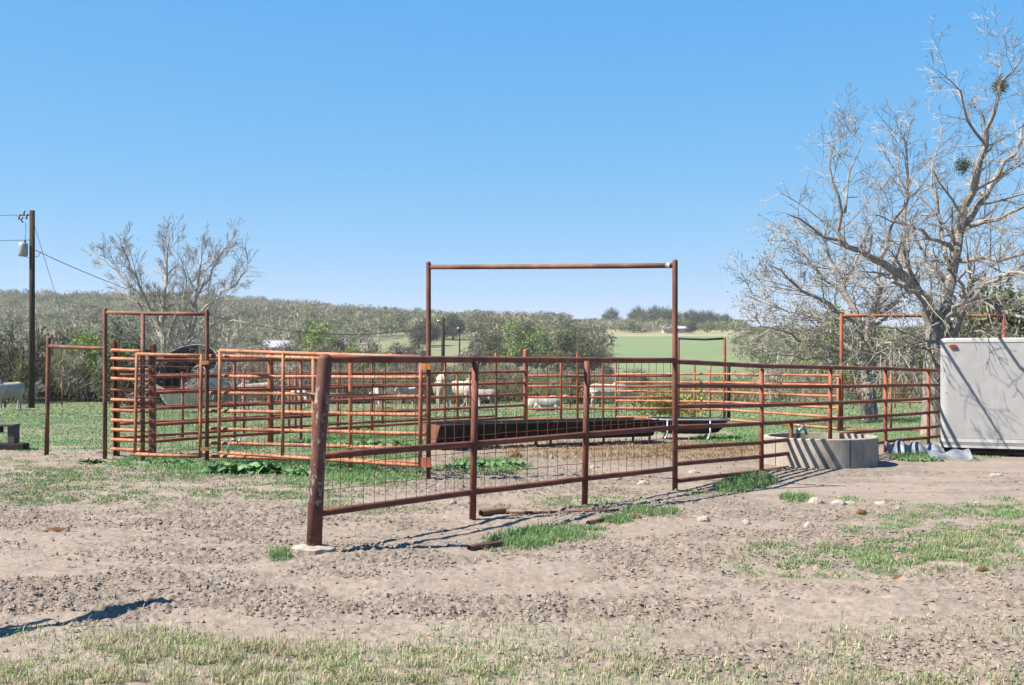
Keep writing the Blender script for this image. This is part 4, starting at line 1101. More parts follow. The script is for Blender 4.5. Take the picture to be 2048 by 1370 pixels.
# ---- second bare tree further back
D1 = 31.0; base = Vector(((1738 - 1024) / F * D1, D1, tz((1738 - 1024) / F * D1, D1) - .05))
def W1(px, py, dd=0): return W(px, py, D1 + dd)
P2 = dict(DEFP, seg=.25, wob=.13, up=.03, lv=4, nb=[0, 7, 7, 5], ang=44, len=.6, rr=.5, rmin=.0055, den=4.2, L1=1.35, split=.018)
limbs = [([W1(1735, 745), W1(1722, 690, .2), W1(1715, 640, .3), W1(1690, 590, .5), W1(1672, 540, .6), W1(1655, 500, .6), W1(1640, 465, .6)], [.13, .11, .09, .07, .05, .03, .01]),
 ([W1(1735, 740), W1(1738, 690, 0), W1(1742, 640, -.2), W1(1760, 580, -.4), W1(1765, 530, -.4), W1(1775, 480, -.6)], [.13, .12, .10, .075, .045, .012]),
 ([W1(1718, 660, .2), W1(1670, 620, -.3), W1(1620, 590, -.8), W1(1575, 560, -1.2), W1(1540, 530, -1.4)], [.075, .06, .045, .03, .01]),
 ([W1(1712, 640), W1(1650, 640, .5), W1(1590, 620, 1), W1(1540, 610, 1.3), W1(1495, 590, 1.6)], [.06, .05, .035, .022, .008]),
 ([W1(1735, 720), W1(1680, 700, -.6), W1(1620, 690, -1.2), W1(1560, 660, -1.8), W1(1500, 655, -2.2)], [.07, .05, .038, .022, .008]),
 ([W1(1735, 735), W1(1690, 720, -1), W1(1640, 712, -1.8), W1(1580, 715, -2.4), W1(1520, 700, -3)], [.05, .04, .028, .018, .007]),
 ([W1(1745, 640), W1(1790, 600, .4), W1(1830, 570, .6), W1(1860, 520, .8)], [.06, .045, .03, .01]),
 ([W1(1740, 700), W1(1790, 680, -.5), W1(1830, 690, -.9), W1(1870, 680, -1.2)], [.05, .035, .025, .01]),
 ([W1(1690, 590, .5), W1(1640, 550, .9), W1(1600, 500, 1.2), W1(1585, 470, 1.3)], [.05, .035, .02, .008]),
 ([W1(1738, 745), W1(1760, 715, .6), W1(1800, 720, 1), W1(1840, 730, 1.4)], [.05, .035, .02, .008])]
bare_tree('bare_tree', 'twiggy rounded bare tree just left of the biggest bare tree', tuple(base), limbs, P2, 33,
    leaves=[(6500, .022, .16, [(.30, .34, .15), (.27, .34, .13), (.38, .37, .20)], .16)], group='bare winter trees around the pens', trunk=([tuple(base), W1(1738, 800), W1(1736, 745)], [.24, .18, .17]))

# ---- bare tree at left
D2 = 44.0
def W2(px, py, dd=0): return W(px, py, D2 + dd)
xb = (350 - 1024) / F * D2; base = Vector((xb, D2, tz(xb, D2) - .05))
P3 = dict(DEFP, seg=.3, wob=.10, up=.05, lv=4, nb=[0, 6, 6, 4], ang=34, len=.64, rr=.45, rmin=.0055, den=5.6, L1=1.2, rs=.70, wind=(-.0, 0, .02), split=.025)
limbs = [([W2(345, 790), W2(328, 700), W2(325, 640), W2(330, 580), W2(332, 530), W2(335, 495), W2(340, 465)], [.17, .15, .12, .09, .06, .035, .01]),
 ([W2(330, 690), W2(305, 640, .5), W2(280, 610, .8), W2(250, 560, 1), W2(215, 525, 1.2), W2(185, 505, 1.4)], [.10, .08, .065, .045, .025, .01]),
 ([W2(322, 660), W2(290, 590, -.6), W2(262, 540, -.9), W2(245, 490, -1.1), W2(238, 470, -1.2)], [.08, .065, .045, .025, .01]),
 ([W2(355, 790), W2(372, 700, .3), W2(388, 640, .5), W2(392, 580, .6), W2(402, 525, .7), W2(405, 485, .8)], [.15, .13, .11, .08, .045, .01]),
 ([W2(390, 600, .5), W2(420, 550, .8), W2(445, 510, 1), W2(470, 470, 1.2)], [.07, .05, .03, .01]),
 ([W2(388, 630), W2(430, 600, -.4), W2(470, 565, -.8), W2(505, 530, -1.1)], [.07, .05, .03, .01]),
 ([W2(352, 740), W2(340, 660, -.8), W2(365, 600, -1.2), W2(370, 550, -1.4), W2(360, 505, -1.6)], [.08, .07, .055, .035, .01]),
 ([W2(372, 690), W2(410, 650, -.8), W2(460, 640, -1.4), W2(505, 650, -2)], [.07, .05, .03, .01]),
 ([W2(378, 720), W2(430, 700, -1), W2(470, 705, -1.6), W2(520, 690, -2.2)], [.06, .045, .028, .01]),
 ([W2(335, 720), W2(285, 690, -1), W2(250, 680, -1.6), W2(225, 690, -2)], [.06, .045, .028, .01]),
 ([W2(360, 760), W2(395, 730, -1.2), W2(425, 745, -1.8), W2(450, 770, -2.2)], [.05, .04, .025, .01]),
 ([W2(345, 770), W2(310, 735, -1), W2(290, 745, -1.6), W2(275, 775, -2)], [.05, .04, .025, .01])]
bare_tree('bare_tree', 'pale multi stemmed bare tree standing behind the narrow walk gate at left', tuple(base), limbs, P3, 44,
    leaves=[(900, .028, .15, [(.30, .32, .14), (.32, .32, .18)], .12)], group='bare winter trees around the pens', mats=('barkpale', 'barkpale'))

# ------------------------------------------------------------------ templates for shrubs and trees further back
def crown_pts(r, n, R, H, zc, squash=1.0):
    p = r.normal(size=(n, 3)); p /= np.linalg.norm(p, axis=1, keepdims=True); p *= (r.random((n, 1)) ** .35)
    p[:, 2] = np.where(p[:, 2] < -.3, -.3 + (p[:, 2] + .3) * .3, p[:, 2]); return p * np.array([R, R, H]) + np.array([0, 0, zc])
def leafy_template(name, seed, R, H, trunk_h, cols, nl, size, spread, nclump=34, bark='barkdark'):
    """a broad tree: forked trunk, limbs to leaf clumps, thousands of leaf faces"""
    r = np.random.default_rng(seed); e = thing(name, 'tree', 'tree', (0, 0, 0)); zc = trunk_h + H * .35
    cp = crown_pts(r, nclump, R * .85, H * .62, zc); T1 = TM(); T2 = TM()
    top = np.array([r.normal() * .1 * R, r.normal() * .1 * R, trunk_h]); rt = R * .055 + .03
    T1.tube([(0, 0, -.4), (top[0] * .5, top[1] * .5, trunk_h * .5), top], [rt * 1.3, rt, rt * .85], 8)
    for c in cp:
        mid = top * .45 + c * .55 + r.normal(size=3) * R * .06; mid[2] -= H * .04
        T2.tube([top, mid, c], [rt * .4, rt * .22, rt * .06], 5)
        for k in range(3):
            q = c + r.normal(size=3) * R * .17; T2.tube([mid, (mid + q) / 2 + r.normal(size=3) * R * .03, q], [rt * .12, rt * .08, rt * .03], 3)
    T1.obj('trunk', bark, e); T2.obj('limbs', bark, e)
    v, f, c = leaf_cloud(cp, nl, size, spread, r, cols); np_mesh('crown', v, f, 'veg', e, colors=c); return e
def bare_template(name, seed, H, nb, lv=4, spread=.5, rmin=.012, mats=('twig', 'twig'), leaves=None):
    r = np.random.default_rng(seed); P = dict(DEFP, seg=H * .09, wob=.15, up=.03, lv=lv, nb=[nb, 6, 5, 4], ang=38, len=.58, rr=.55, rmin=rmin, split=.02, t0=.15)
    e = thing(name, 'tree', 'tree', (0, 0, 0)); T1, T2 = TM(), TM(); tips = []
    for k in range(3 + seed % 3):
        a = r.random() * 6.28; d = np.array([math.cos(a) * spread, math.sin(a) * spread, 1.0])
        branch((T1, T2), tips, (r.normal() * .12, r.normal() * .12, -.2), d, H * (.6 + .2 * r.random()), .035 * H * .5, 0, r, P)
    if T1.n: T1.obj('trunk', mats[0], e)
    if T2.n: T2.obj('twigs', mats[1], e)
    if leaves:
        n, size, sp, cols = leaves; v, f, c = leaf_cloud(tips, n, size, sp, r, cols); np_mesh('crown', v, f, 'veg', e, colors=c)
    return e
USED = set()
def place(t, label, px, d, s, rz=None, group=None, sz=None, cat='tree', ybase=None, name=None):
    x = (px - 1024) / F * d; o = t
    if t.name in USED: o = copy_tree(t)
    else: USED.add(t.name)
    o.location = (x, d, tz(x, d) - .05); o.rotation_euler = (0, 0, random.uniform(0, 6.28) if rz is None else rz); o.scale = (s, s, sz or s)
    tag(o, label, cat, group); return o
OLIVE = [(.20, .22, .10), (.25, .25, .12), (.16, .18, .08)]; OAK = [(.13, .155, .08), (.17, .185, .10), (.10, .125, .065)]
LIME = [(.30, .42, .11), (.37, .48, .14), (.24, .35, .09)]; GREY = [(.34, .31, .26), (.40, .36, .30), (.27, .25, .19)]; CEDAR = [(.11, .16, .06), (.14, .19, .07), (.09, .13, .05)]
tOak = leafy_template('oak_tree', 3, 4.2, 6.0, 1.5, OAK, 6500, .17, .62, 40)
tOlv = leafy_template('olive_tree', 4, 4.0, 5.4, 1.0, OLIVE, 6500, .16, .62, 40)
tLime = leafy_template('budding_tree', 5, 2.2, 4.6, .9, LIME, 3000, .13, .42, 26, 'twig')
tCed = leafy_template('cedar_tree', 6, 1.5, 3.6, .3, CEDAR, 5200, .075, .33, 30)
tGry = leafy_template('hill_tree', 7, 3.8, 6.0, 1.6, GREY + [(.15, .15, .09)], 5200, .20, .60, 40)
GB = 'trees and bushes behind the pens'
# green budding and evergreen trees that stand out
for t, px, d, s, lb in (
 (tLime, 650, 150, 1.25, 'bright lime green budding tree just right of the white house'), (tLime, 757, 118, .62, 'small bright green bush above the mesh gate, left of the tall gateway'),
 (tLime, 708, 112, .75, 'green bush directly right above the thick corner post'), (tLime, 620, 190, 1.2, 'lime green tree at the foot of the wooded hill above the mesh gate'),
 (tLime, 1030, 175, 1.35, 'lime green budding tree in the left half of the tall gateway'), (tLime, 1085, 178, 1.15, 'bright green tree right of the lime one inside the tall gateway'),
 (tLime, 192, 66, .62, 'fresh green bush left of the three legged pen frame'), (tLime, 165, 58, .55, 'low green bush between the utility pole and the pens'),
 (tOlv, 140, 165, 1.0, 'yellow green tree crown right of the utility pole'), (tCed, 262, 53, 1.0, 'dark cedar behind the chute panel'), (tCed, 232, 55, .55, 'small dark cedar left of the chute panel'),
 (tCed, 806, 100, .55, 'small brown green cedar left of the tall gateway post'), (tCed, 770, 104, .40, 'tiny cedar between two green bushes'),
 (tOlv, 985, 190, .95, 'olive tree just right of the gateway left post'), (tOak, 1060, 210, .95, 'dark oak crown behind the lime green trees'), (tOak, 1140, 205, .85, 'oak in the middle of the tall gateway view'),
 (tOlv, 1130, 172, .98, 'rounded olive tree in front of the oak, centre of the gateway'), (tOlv, 1172, 180, .74, 'olive tree at the left end of the green field'), (tOlv, 1202, 200, .52, 'small tree touching the left end of the green field'),
 (tOak, 905, 330, .95, 'dark round oak standing in the hillside clearing'), (tOak, 855, 300, .90, 'oak at the left side of the hillside clearing'), (tOak, 838, 292, .72, 'smaller oak left in the clearing'),
 (tLime, 1690, 78, 1.0, 'green leafy bush behind the twiggy tree at right'), (tLime, 1745, 84, .85, 'second green bush behind the twiggy tree at right'), (tOlv, 1820, 64, .55, 'yellowish bush behind the wide gate frame'),
 (tOlv, 1960, 58, .80, 'olive bush above the trailer roof'), (tOlv, 2025, 56, .82, 'olive bush at the right edge above the trailer'), (tLime, 1890, 62, .55, 'yellow green bush behind the big trunk'), (tOlv, 1720, 58, .28, 'low bush at the foot of the twiggy tree'),
 (tOlv, 2090, 60, .6, 'olive bush beyond the trailer at the far right'),
 (tOlv, 1292, 500, 1.1, 'olive tree filling the gap at the left of the skyline clump'), (tOak, 1330, 498, 1.15, 'full tree just left of the right gateway post on the skyline'), (tOlv, 1366, 492, 1.0, 'broad tree just right of the right gateway post on the skyline'),
 (tOak, 1403, 478, .95, 'dark tree between two others above the low shed'), (tOlv, 1437, 482, .9, 'olive tree near the right end of the skyline clump'),
 (tGry, 690, 150, .72, 'pale leafless tree above the corner post'), (tGry, 742, 160, .62, 'pale leafless tree between two green bushes'), (tGry, 788, 150, .62, 'bare pale tree at the left of the hillside clearing'), (tGry, 830, 175, .66, 'leafless tree just left of the tall gateway post'),
 (tGry, 945, 160, .60, 'leafless tree at the right side of the hillside clearing'), (tGry, 1215, 150, .30, 'small grey tree in front of the field edge'),
 (tOak, 1222, 520, 1.15, 'round dark tree alone on the skyline left of the far ridge clump'), (tOak, 1275, 505, 1.2, 'leftmost tree of the dark skyline clump'), (tOak, 1312, 510, 1.25, 'tallest tree of the dark skyline clump'),
 (tOak, 1345, 505, 1.1, 'dark skyline tree behind the right gateway post'), (tOak, 1385, 470, 1.0, 'skyline tree above the low shed'), (tOak, 1420, 475, .95, 'skyline tree right of the low shed'), (tOak, 1452, 480, .8, 'last tree at the right end of the skyline clump'),
 (tOak, 1383, 395, .55, 'lone dark bush in front of the far low shed'),
 (tOlv, 175, 60, .36, 'dark green bush mass left of the chute panel'), (tOlv, 128, 64, .40, 'olive bush between the pole and the leaning post'),
 (tGry, 30, 62, .42, 'grey leafless thicket tree at the left edge'), (tGry, 118, 60, .45, 'grey thicket tree right of the utility pole')):
    place(t, lb, px, d, s, group=GB)
# bare shrubs near the pasture edge
tb = [bare_template('bare_shrub', 12, 3.4, 6, 4, .55), bare_template('bare_shrub', 17, 3.0, 6, 4, .75), bare_template('bare_shrub', 22, 2.4, 7, 4, .9, .009)]
tdark = bare_template('thorn_tree', 29, 4.6, 6, 4, .75, .014, ('barkdark', 'barkdark'), (700, .05, .2, [(.12, .13, .05)]))
place(tdark, 'dark twisted bare tree at the left edge behind the grazing cow', 22, 56, 1.05, 1.1, GB)
place(tdark, 'dark bare tree between the utility pole and the pens', 118, 62, .85, 2.6, GB)
rr = random.Random(77)
spots = []
for px in list(range(-120, 640, 24)): spots.append((px + rr.uniform(-10, 10), rr.uniform(54, 66), rr.uniform(.65, 1.05)))
for px in range(-60, 560, 34): spots.append((px + rr.uniform(-14, 14), rr.uniform(68, 84), rr.uniform(1.0, 1.4)))
for px in range(640, 1240, 26): spots.append((px + rr.uniform(-10, 10), rr.uniform(60, 84), rr.uniform(.55, .85)))
for px in (1500, 1545, 1590, 1640, 1680, 1790, 1850, 1960, 2040): spots.append((px, rr.uniform(50, 66), rr.uniform(.5, .8)))
for i, (px, d, s) in enumerate(spots):
    place(tb[i % 3], 'grey leafless shrub in the brush line behind the pasture', px, d, s, None, 'leafless shrubs along the brush line', cat='shrub')

# ---- brush and woodland masses
def sliver_mass(name, cx, cy, cz, R, H, n_per, length, width, cols, seed, vertical=.4, leaf=None):
    """many thin twig-like slivers filling each crown of a mass of bushes"""
    r = np.random.default_rng(seed); m = len(cx); n = m * n_per
    p = r.normal(size=(m, n_per, 3)); p /= np.linalg.norm(p, axis=2, keepdims=True); p *= (r.random((m, n_per, 1)) ** .3)
    nc = 9; cc = r.normal(size=(m, nc, 3)); cc /= np.linalg.norm(cc, axis=2, keepdims=True); cc[..., 2] = np.abs(cc[..., 2]) * .9
    k = r.integers(0, nc, (m, n_per)); q = np.take_along_axis(cc, k[..., None].repeat(3, 2), 1) * .68 + p * .40
    P_ = np.stack([cx[:, None] + q[..., 0] * R[:, None], cy[:, None] + q[..., 1] * R[:, None], cz[:, None] + H[:, None] * (.32 + .62 * q[..., 2])], -1).reshape(-1, 3)
    d = r.normal(size=(n, 3)); d[:, 2] = np.abs(d[:, 2]) + vertical; d /= np.linalg.norm(d, axis=1, keepdims=True)
    b = np.cross(d, r.normal(size=(n, 3))); b /= np.linalg.norm(b, axis=1, keepdims=True)
    L = (length * (.5 + r.random((m, n_per))) * (R[:, None] / R.mean()) ** .5).reshape(-1, 1); Wd = width * (.6 + .8 * r.random((n, 1)))
    v = np.stack([P_ - d * L * .5 - b * Wd * .5, P_ - d * L * .5 + b * Wd * .5, P_ + d * L * .5], 1).reshape(-1, 3)
    f = np.arange(n * 3).reshape(n, 3)
    c = np.repeat(cols, n_per, 0) * (.72 + .56 * r.random((n, 1)))
    o = np_mesh(name, v, f, 'veg', colors=np.repeat(c, 3, 0)); return o
def scatter(n, ur, dr, cond, seed):
    r = np.random.default_rng(seed); d = np.sqrt(r.uniform(dr[0] ** 2, dr[1] ** 2, n)); u = r.uniform(ur[0], ur[1], n); k = cond(u, d, r); return u[k] * d[k], d[k], u[k], r
def treecols(r, n, pal, w):
    i = r.choice(len(pal), n, p=np.array(w) / sum(w)); return np.array(pal)[i] * (.62 + .7 * r.random((n, 1)))
PAL = [(.40, .37, .26), (.34, .33, .215), (.30, .31, .165), (.17, .21, .095), (.28, .35, .14), (.47, .43, .33)]
clear = lambda u, d: ~((u > -.125) & (u < -.024) & (d < 330) & (d > 225)) & ~((u > -.21) & (u < -.175) & (d < 300) & (d > 225))
def fieldfree(u, d): return (u < .052 - (d - 150) * .0) | ((d > 400) & (u < .185))
x, y, u, r = scatter(1500, (-.50, .20), (230, 640), lambda u, d, r: clear(u, d) & ((u < .07) | (d > 395)) & ((u < .185)), 1)
n = len(x); R = r.uniform(3.2, 5.6, n) * (1 + (y - 230) / 900); H = r.uniform(5.0, 8.5, n) * np.where(u > .04, .62, 1.0)
o = sliver_mass('woodland', x, y, terrain(x, y), R, H, 260, 1.3, .34, treecols(r, n, PAL, [4, 3.4, 4, 3.6, 1.6, 1.4]), 2, .3)
tag(o, 'grey leafless woodland covering the far hillside', 'woodland', kind='stuff')
x, y, u, r = scatter(520, (-.50, .06), (100, 232), lambda u, d, r: (u < -.0) & ~((u > -.135) & (d > 165)) & ~((u > -.21) & (u < -.165) & (d > 190)), 3)
n = len(x); R = r.uniform(1.6, 3.0, n); H = np.where(u < -.14, r.uniform(3.2, 5.2, n), r.uniform(1.6, 2.8, n))
o = sliver_mass('brush', x, y, terrain(x, y), R, H, 900, .95, .085, treecols(r, n, PAL, [4, 4, 4, 1.5, 1.2, 3]), 4, .5)
tag(o, 'grey brown brush filling the valley behind the pens', 'brush', kind='stuff')
x, y, u, r = scatter(620, (-.50, .10), (55, 104), lambda u, d, r: (u < .07) | (r.random(len(u)) < .4), 5)
n = len(x); R = r.uniform(.8, 1.7, n); H = np.where(u < -.17, r.uniform(1.5, 3.1, n), r.uniform(.9, 1.9, n))
o = sliver_mass('thicket', x, y, terrain(x, y), R, H, 1000, .62, .030, treecols(r, n, PAL, [4, 4, 5, 3, 1.2, 3]), 6, .6)
tag(o, 'dense twiggy thicket along the far edge of the pasture', 'thicket', kind='stuff')
x, y, u, r = scatter(520, (.05, .52), (54, 150), lambda u, d, r: r.random(len(u)) < np.where(d < 75, 1, .45), 7)
n = len(x); R = r.uniform(1.0, 2.2, n); H = r.uniform(.5, 1.2, n) * np.where(u > .24, 1.5, 1)
o = sliver_mass('tall_weeds', x, y, terrain(x, y), R, H, 520, .45, .035, treecols(r, n, [(.32, .34, .17), (.28, .37, .16), (.40, .37, .23)], [3, 3, 2]), 8, 1.2)
tag(o, 'tall weedy grass on the slope beyond the pens', 'weeds', kind='stuff')
x, y, u, r = scatter(700, (.16, .52), (90, 420), lambda u, d, r: (u > .185 + (d < 200) * .02), 9)
n = len(x); R = r.uniform(1.6, 3.6, n); H = r.uniform(1.6, 3.4, n)
o = sliver_mass('far_brush', x, y, terrain(x, y), R, H, 420, .8, .09, treecols(r, n, PAL, [1, 1, 5, 2, 6, 1]), 10, .4)
tag(o, 'scattered green and grey brush on the right hand slope', 'brush', kind='stuff')
# yellow weed by the feeder
q = GP(1345, 838); e = thing('flowering_weed', 'yellow green flowering weed bush behind the feeder tub', 'weeds', tuple(q)); r = np.random.default_rng(4)
pts = np.stack([r.normal(size=80) * .42, r.normal(size=80) * .25, .08 + .42 * r.random(80)], -1); pts[:, 2] += .12 * np.exp(-pts[:, 0] ** 2 / .1)
v, f, c = leaf_cloud(pts, 3800, .032, .08, r, [(.62, .58, .10), (.52, .56, .14), (.34, .46, .12), (.62, .50, .14)]); np_mesh('foliage', v, f, 'veg', e, colors=c)

# ------------------------------------------------------------------ cattle
def cow_mesh(pose, name):
    me = bpy.data.meshes.new(name); m = MB()
    dz = -.62 if pose == 'lie' else 0
    def T_(pts, rad, n=12, sq=1.0): m.tube([Vector((a, b, c + dz if c + dz > .06 else .06)) for a, b, c in pts], rad, n, True, 0, sq)
    m.tube([Vector((a, 0, c + dz)) for a, c in ((-.92, 1.10), (-.86, 1.10), (-.70, 1.06), (-.40, 1.0), (0, .96), (.35, .97), (.62, 1.02), (.80, 1.08), (.88, 1.1))], [.06, .22, .33, .36, .385, .37, .33, .22, .10], 14, True, 0, .74)
    m.tube([Vector((a, 0, c + dz)) for a, c in ((.25, 1.20), (.42, 1.36), (.60, 1.34), (.8, 1.2))], [.10, .15, .13, .1], 10, True, 0, .6)   # hump
    if pose == 'graze': nk = [(.72, 1.12), (.98, .90), (1.18, .62), (1.30, .42)]; hd = [(1.22, .50), (1.30, .36), (1.40, .20), (1.45, .10)]
    elif pose == 'back': nk = [(.72, 1.15), (.95, 1.30), (1.12, 1.42)]; hd = [(1.02, 1.46), (1.2, 1.42), (1.40, 1.26), (1.48, 1.18)]
    else: nk = [(.72, 1.15), (1.0, 1.25), (1.20, 1.36)]; hd = [(1.12, 1.42), (1.28, 1.36), (1.50, 1.22), (1.60, 1.14)]
    m.tube([Vector((a, 0, c + dz)) for a, c in nk], [.23, .17, .135] if len(nk) == 3 else [.23, .18, .14, .11], 10, True, 0, .7)
    m.tube([Vector((a, 0, c + dz)) for a, c in hd], [.10, .135, .085, .06], 10, True, 0, .8)
    h = Vector((hd[0][0], 0, hd[0][1] + dz))
    for s in (-1, 1):
        m.tube([h + Vector((.02, s * .08, .02)), h + Vector((-.03, s * .20, -.02)), h + Vector((-.05, s * .27, -.08))], [.03, .05, .015], 6, True, 0, 1)
    m.tube([Vector((.55, 0, .78 + dz)), Vector((.85, 0, .92 + dz))], [.06, .08], 8)
    if pose == 'lie':
        for s in (-1, 1):
            m.tube([Vector((-.55, s * .25, .30)), Vector((-.25, s * .42, .16)), Vector((-.6, s * .46, .07))], [.17, .10, .05], 8)
            m.tube([Vector((.55, s * .2, .25)), Vector((.85, s * .26, .10)), Vector((.6, s * .30, .06))], [.12, .07, .05], 8)
    else:
        for s in (-1, 1):
            k = .07 * s
            m.tube([Vector((-.68, s * .17, 1.0)), Vector((-.62 + k, s * .19, .72)), Vector((-.74 + k, s * .18, .50)), Vector((-.70 + k, s * .18, .28)), Vector((-.68 + k, s * .18, .07)), Vector((-.65 + k, s * .18, .0))], [.20, .14, .068, .05, .046, .06], 8)
            m.tube([Vector((.50, s * .17, .95)), Vector((.53 - k, s * .18, .62)), Vector((.54 - k, s * .17, .40)), Vector((.53 - k, s * .17, .10)), Vector((.55 - k, s * .17, .0))], [.15, .095, .058, .045, .058], 8)
    m.tube([Vector((-.90, 0, 1.28 + dz)), Vector((-.99, 0, 1.1 + dz)), Vector((-1.0, .02, .80 + max(dz, -.5))), Vector((-.99, .03, .5 + max(dz, -.4)))], [.035, .028, .02, .035], 6)
    me.from_pydata([tuple(v) for v in m.v], [], m.f); me.polygons.foreach_set('use_smooth', [True] * len(m.f)); me.update(); return me
CM = {k: cow_mesh(k, 'cow_' + k) for k in ('graze', 'stand', 'back', 'lie')}
for k, me in CM.items():
    me.materials.append(M['hide']); me.name = 'cow'
def cow(px, d, pose, rz, s, label, mat=None):
    me = CM[pose]
    if mat: me = me.copy(); me.materials.clear(); me.materials.append(M[mat])
    x = (px - 1024) / F * d; e = bpy.data.objects.new('cow', me); COL.objects.link(e)
    e.location = (x, d, tz(x, d)); e.rotation_euler = (0, 0, rz); e.scale = (s, s, s)
    md = e.modifiers.new('fuse', 'REMESH'); md.mode = 'VOXEL'; md.voxel_size = .034; md.use_smooth_shade = True
    sm = e.modifiers.new('soften', 'SMOOTH'); sm.factor = .6; sm.iterations = 4
    tag(e, label, 'cow', 'white cattle in the pasture')
    if pose != 'lie':
        hd = MB(); hx, hz = (1.22, .52) if pose == 'graze' else ((1.02, 1.5) if pose == 'back' else (1.12, 1.47))
        for s_ in (-1, 1): 
            hd = MB(); hd.tube([Vector((hx, s_ * .06, hz)), Vector((hx - .02, s_ * .14, hz + .06)), Vector((hx, s_ * .17, hz + .14))], [.022, .018, .006], 6)
            h_ = hd.build('horn', 'horn', None); h_.parent = e
    return e
cow(14, 47, 'graze', math.radians(-120), .80, 'white cow at the left edge grazing beyond the wire fence')
cow(458, 46, 'stand', math.radians(-100), .66, 'white calf facing the pens just right of the metal culvert')
cow(512, 48, 'graze', math.radians(215), .78, 'white cow with head down behind the left part of the wide mesh gate')
cow(598, 50, 'graze', math.radians(-60), .66, 'white cow grazing left of the thick corner post')
cow(752, 50, 'graze', math.radians(-75), .62, 'white cow right of the thick corner post, seen through the mesh')
cow(818, 47, 'stand', math.radians(-115), .66, 'cream cow standing left of the tall gateway post')
cow(886, 45, 'stand', math.radians(-84), 1.02, 'largest white cow facing the camera right of the gateway post')
cow(926, 47, 'graze', math.radians(-55), .84, 'white cow with head lowered right of the largest cow')
cow(966, 48, 'graze', math.radians(160), .60, 'grey calf grazing between two posts of the back fence', 'hidegrey')
cow(1088, 46, 'lie', math.radians(12), .70, 'white cow lying down behind the red cross fence')
cow(1216, 44, 'graze', math.radians(8), .76, 'white cow standing sideways left of the blue bucket')

# ------------------------------------------------------------------ tipped corrugated stock tank
ax_ = Vector((-.16, -.66, .73)).normalized(); C0 = Vector(((370 - 1024) / F * 42.0, 42.0, 1.26))
sd_ = ax_.cross(Vector((0, 0, 1))).normalized(); up_ = sd_.cross(ax_).normalized(); Rr = 1.13; Lc = .88
t = thing('stock_tank', 'round corrugated metal stock tank tipped up against the pale bare tree at left', 'tank', C0 - ax_ * Lc - up_ * Rr)
na = 56; nl = 30
for nm, rad, mt in (('outer_wall', 1.0, 'galvwhite'), ('inner_wall', .985, 'galvshade')):  # inner wall gets a darker metal that paints in the interior shade
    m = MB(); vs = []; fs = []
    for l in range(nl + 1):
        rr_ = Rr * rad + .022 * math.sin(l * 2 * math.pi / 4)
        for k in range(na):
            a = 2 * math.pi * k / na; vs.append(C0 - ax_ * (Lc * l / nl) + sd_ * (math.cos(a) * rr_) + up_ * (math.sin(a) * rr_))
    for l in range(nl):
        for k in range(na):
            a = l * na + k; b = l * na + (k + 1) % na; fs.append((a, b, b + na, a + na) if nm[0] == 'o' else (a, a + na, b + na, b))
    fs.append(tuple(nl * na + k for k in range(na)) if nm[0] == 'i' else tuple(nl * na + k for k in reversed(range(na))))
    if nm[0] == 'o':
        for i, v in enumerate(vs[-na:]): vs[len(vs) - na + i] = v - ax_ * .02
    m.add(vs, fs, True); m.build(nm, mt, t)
m = MB(); m.tube([C0 + sd_ * (math.cos(2 * math.pi * k / 48) * Rr * 1.005) + up_ * (math.sin(2 * math.pi * k / 48) * Rr * 1.005) for k in range(49)], .014, 6, False); m.build('rim', 'greypipe', t)

# ------------------------------------------------------------------ weathered timber stand at the left edge
c = GP(15, 898); t = thing('timber_stand', 'low weathered timber stand on a dark beam at the left edge of the yard', 'stand', c)
s = c.y / F
m = MB(); m.box((c.x - 37 * s, c.y - .05, .03), (154 * s, .28, .14), 0, .008); o = m.build('base_beam', 'darkwood', t)
for cx_ in (24, -70): 
    m = MB(); m.box((c.x + (cx_ - 12) * s, c.y, .245), (.12, .22, .285), 0, .006); m.build('leg', 'greywood', t)
m = MB(); m.box((c.x - 36 * s, c.y, .405), (110 * s, .30, .035), 0, .004); m.build('top_board', 'greywood', t)
m = MB(); m.box((c.x - 42 * s, c.y + .02, .33), (64 * s, .05, .11)); m.build('apron', 'darkwood', t)

# ------------------------------------------------------------------ utility poles and lines
def upole(px, d, pytop, r0, label, name='utility_pole'):
    x = (px - 1024) / F * d; z = tz(x, d); zt = HC - (pytop - YH) / F * d
    t = thing(name, label, 'pole', (x, d, z)); m = MB(); m.tube([(x - .02, d, z - .3), (x, d, (z + zt) / 2), (x + .01, d, zt)], [r0 * 1.2, r0 * 1.08, r0], 14); m.build('shaft', 'polewood', t); return t, Vector((x, d, zt))
t, top = upole(64, 50, 421, .105, 'tall dark wooden utility pole with a transformer at the left')
s = 50 / F
def pz(px, py, dy=0): return Vector(((px - 1024) * s, 50 + dy, HC - (py - YH) * s))
m = MB(); m.tube([pz(64, 430), pz(38, 430)], .035, 6); m.build('bracket', 'darksteel', t)
for px, py in ((38, 433), (48, 425), (53, 432)):
    m = MB(); q = pz(px, py); m.tube([q + Vector((0, 0, .10)), q + Vector((0, 0, .03)), q - Vector((0, 0, .04)), q - Vector((0, 0, .12))], [.02, .06, .03, .055], 8); m.build('insulator', 'greypipe', t)
m = MB(); m.tube([pz(46, 434), pz(42, 440), pz(46, 445)], .03, 6); m.build('cutout', 'black', t)
m = MB(); m.tube([pz(49, 513, -.15), pz(49, 510, -.15), pz(49, 490, -.15), pz(49, 486, -.15)], [.16, .19, .19, .14], 16); m.build('transformer', 'glass', t)
m = MB(); m.tube([pz(53, 486, -.15), pz(53, 480, -.15)], [.045, .03], 8); m.build('bushing', 'darksteel', t)
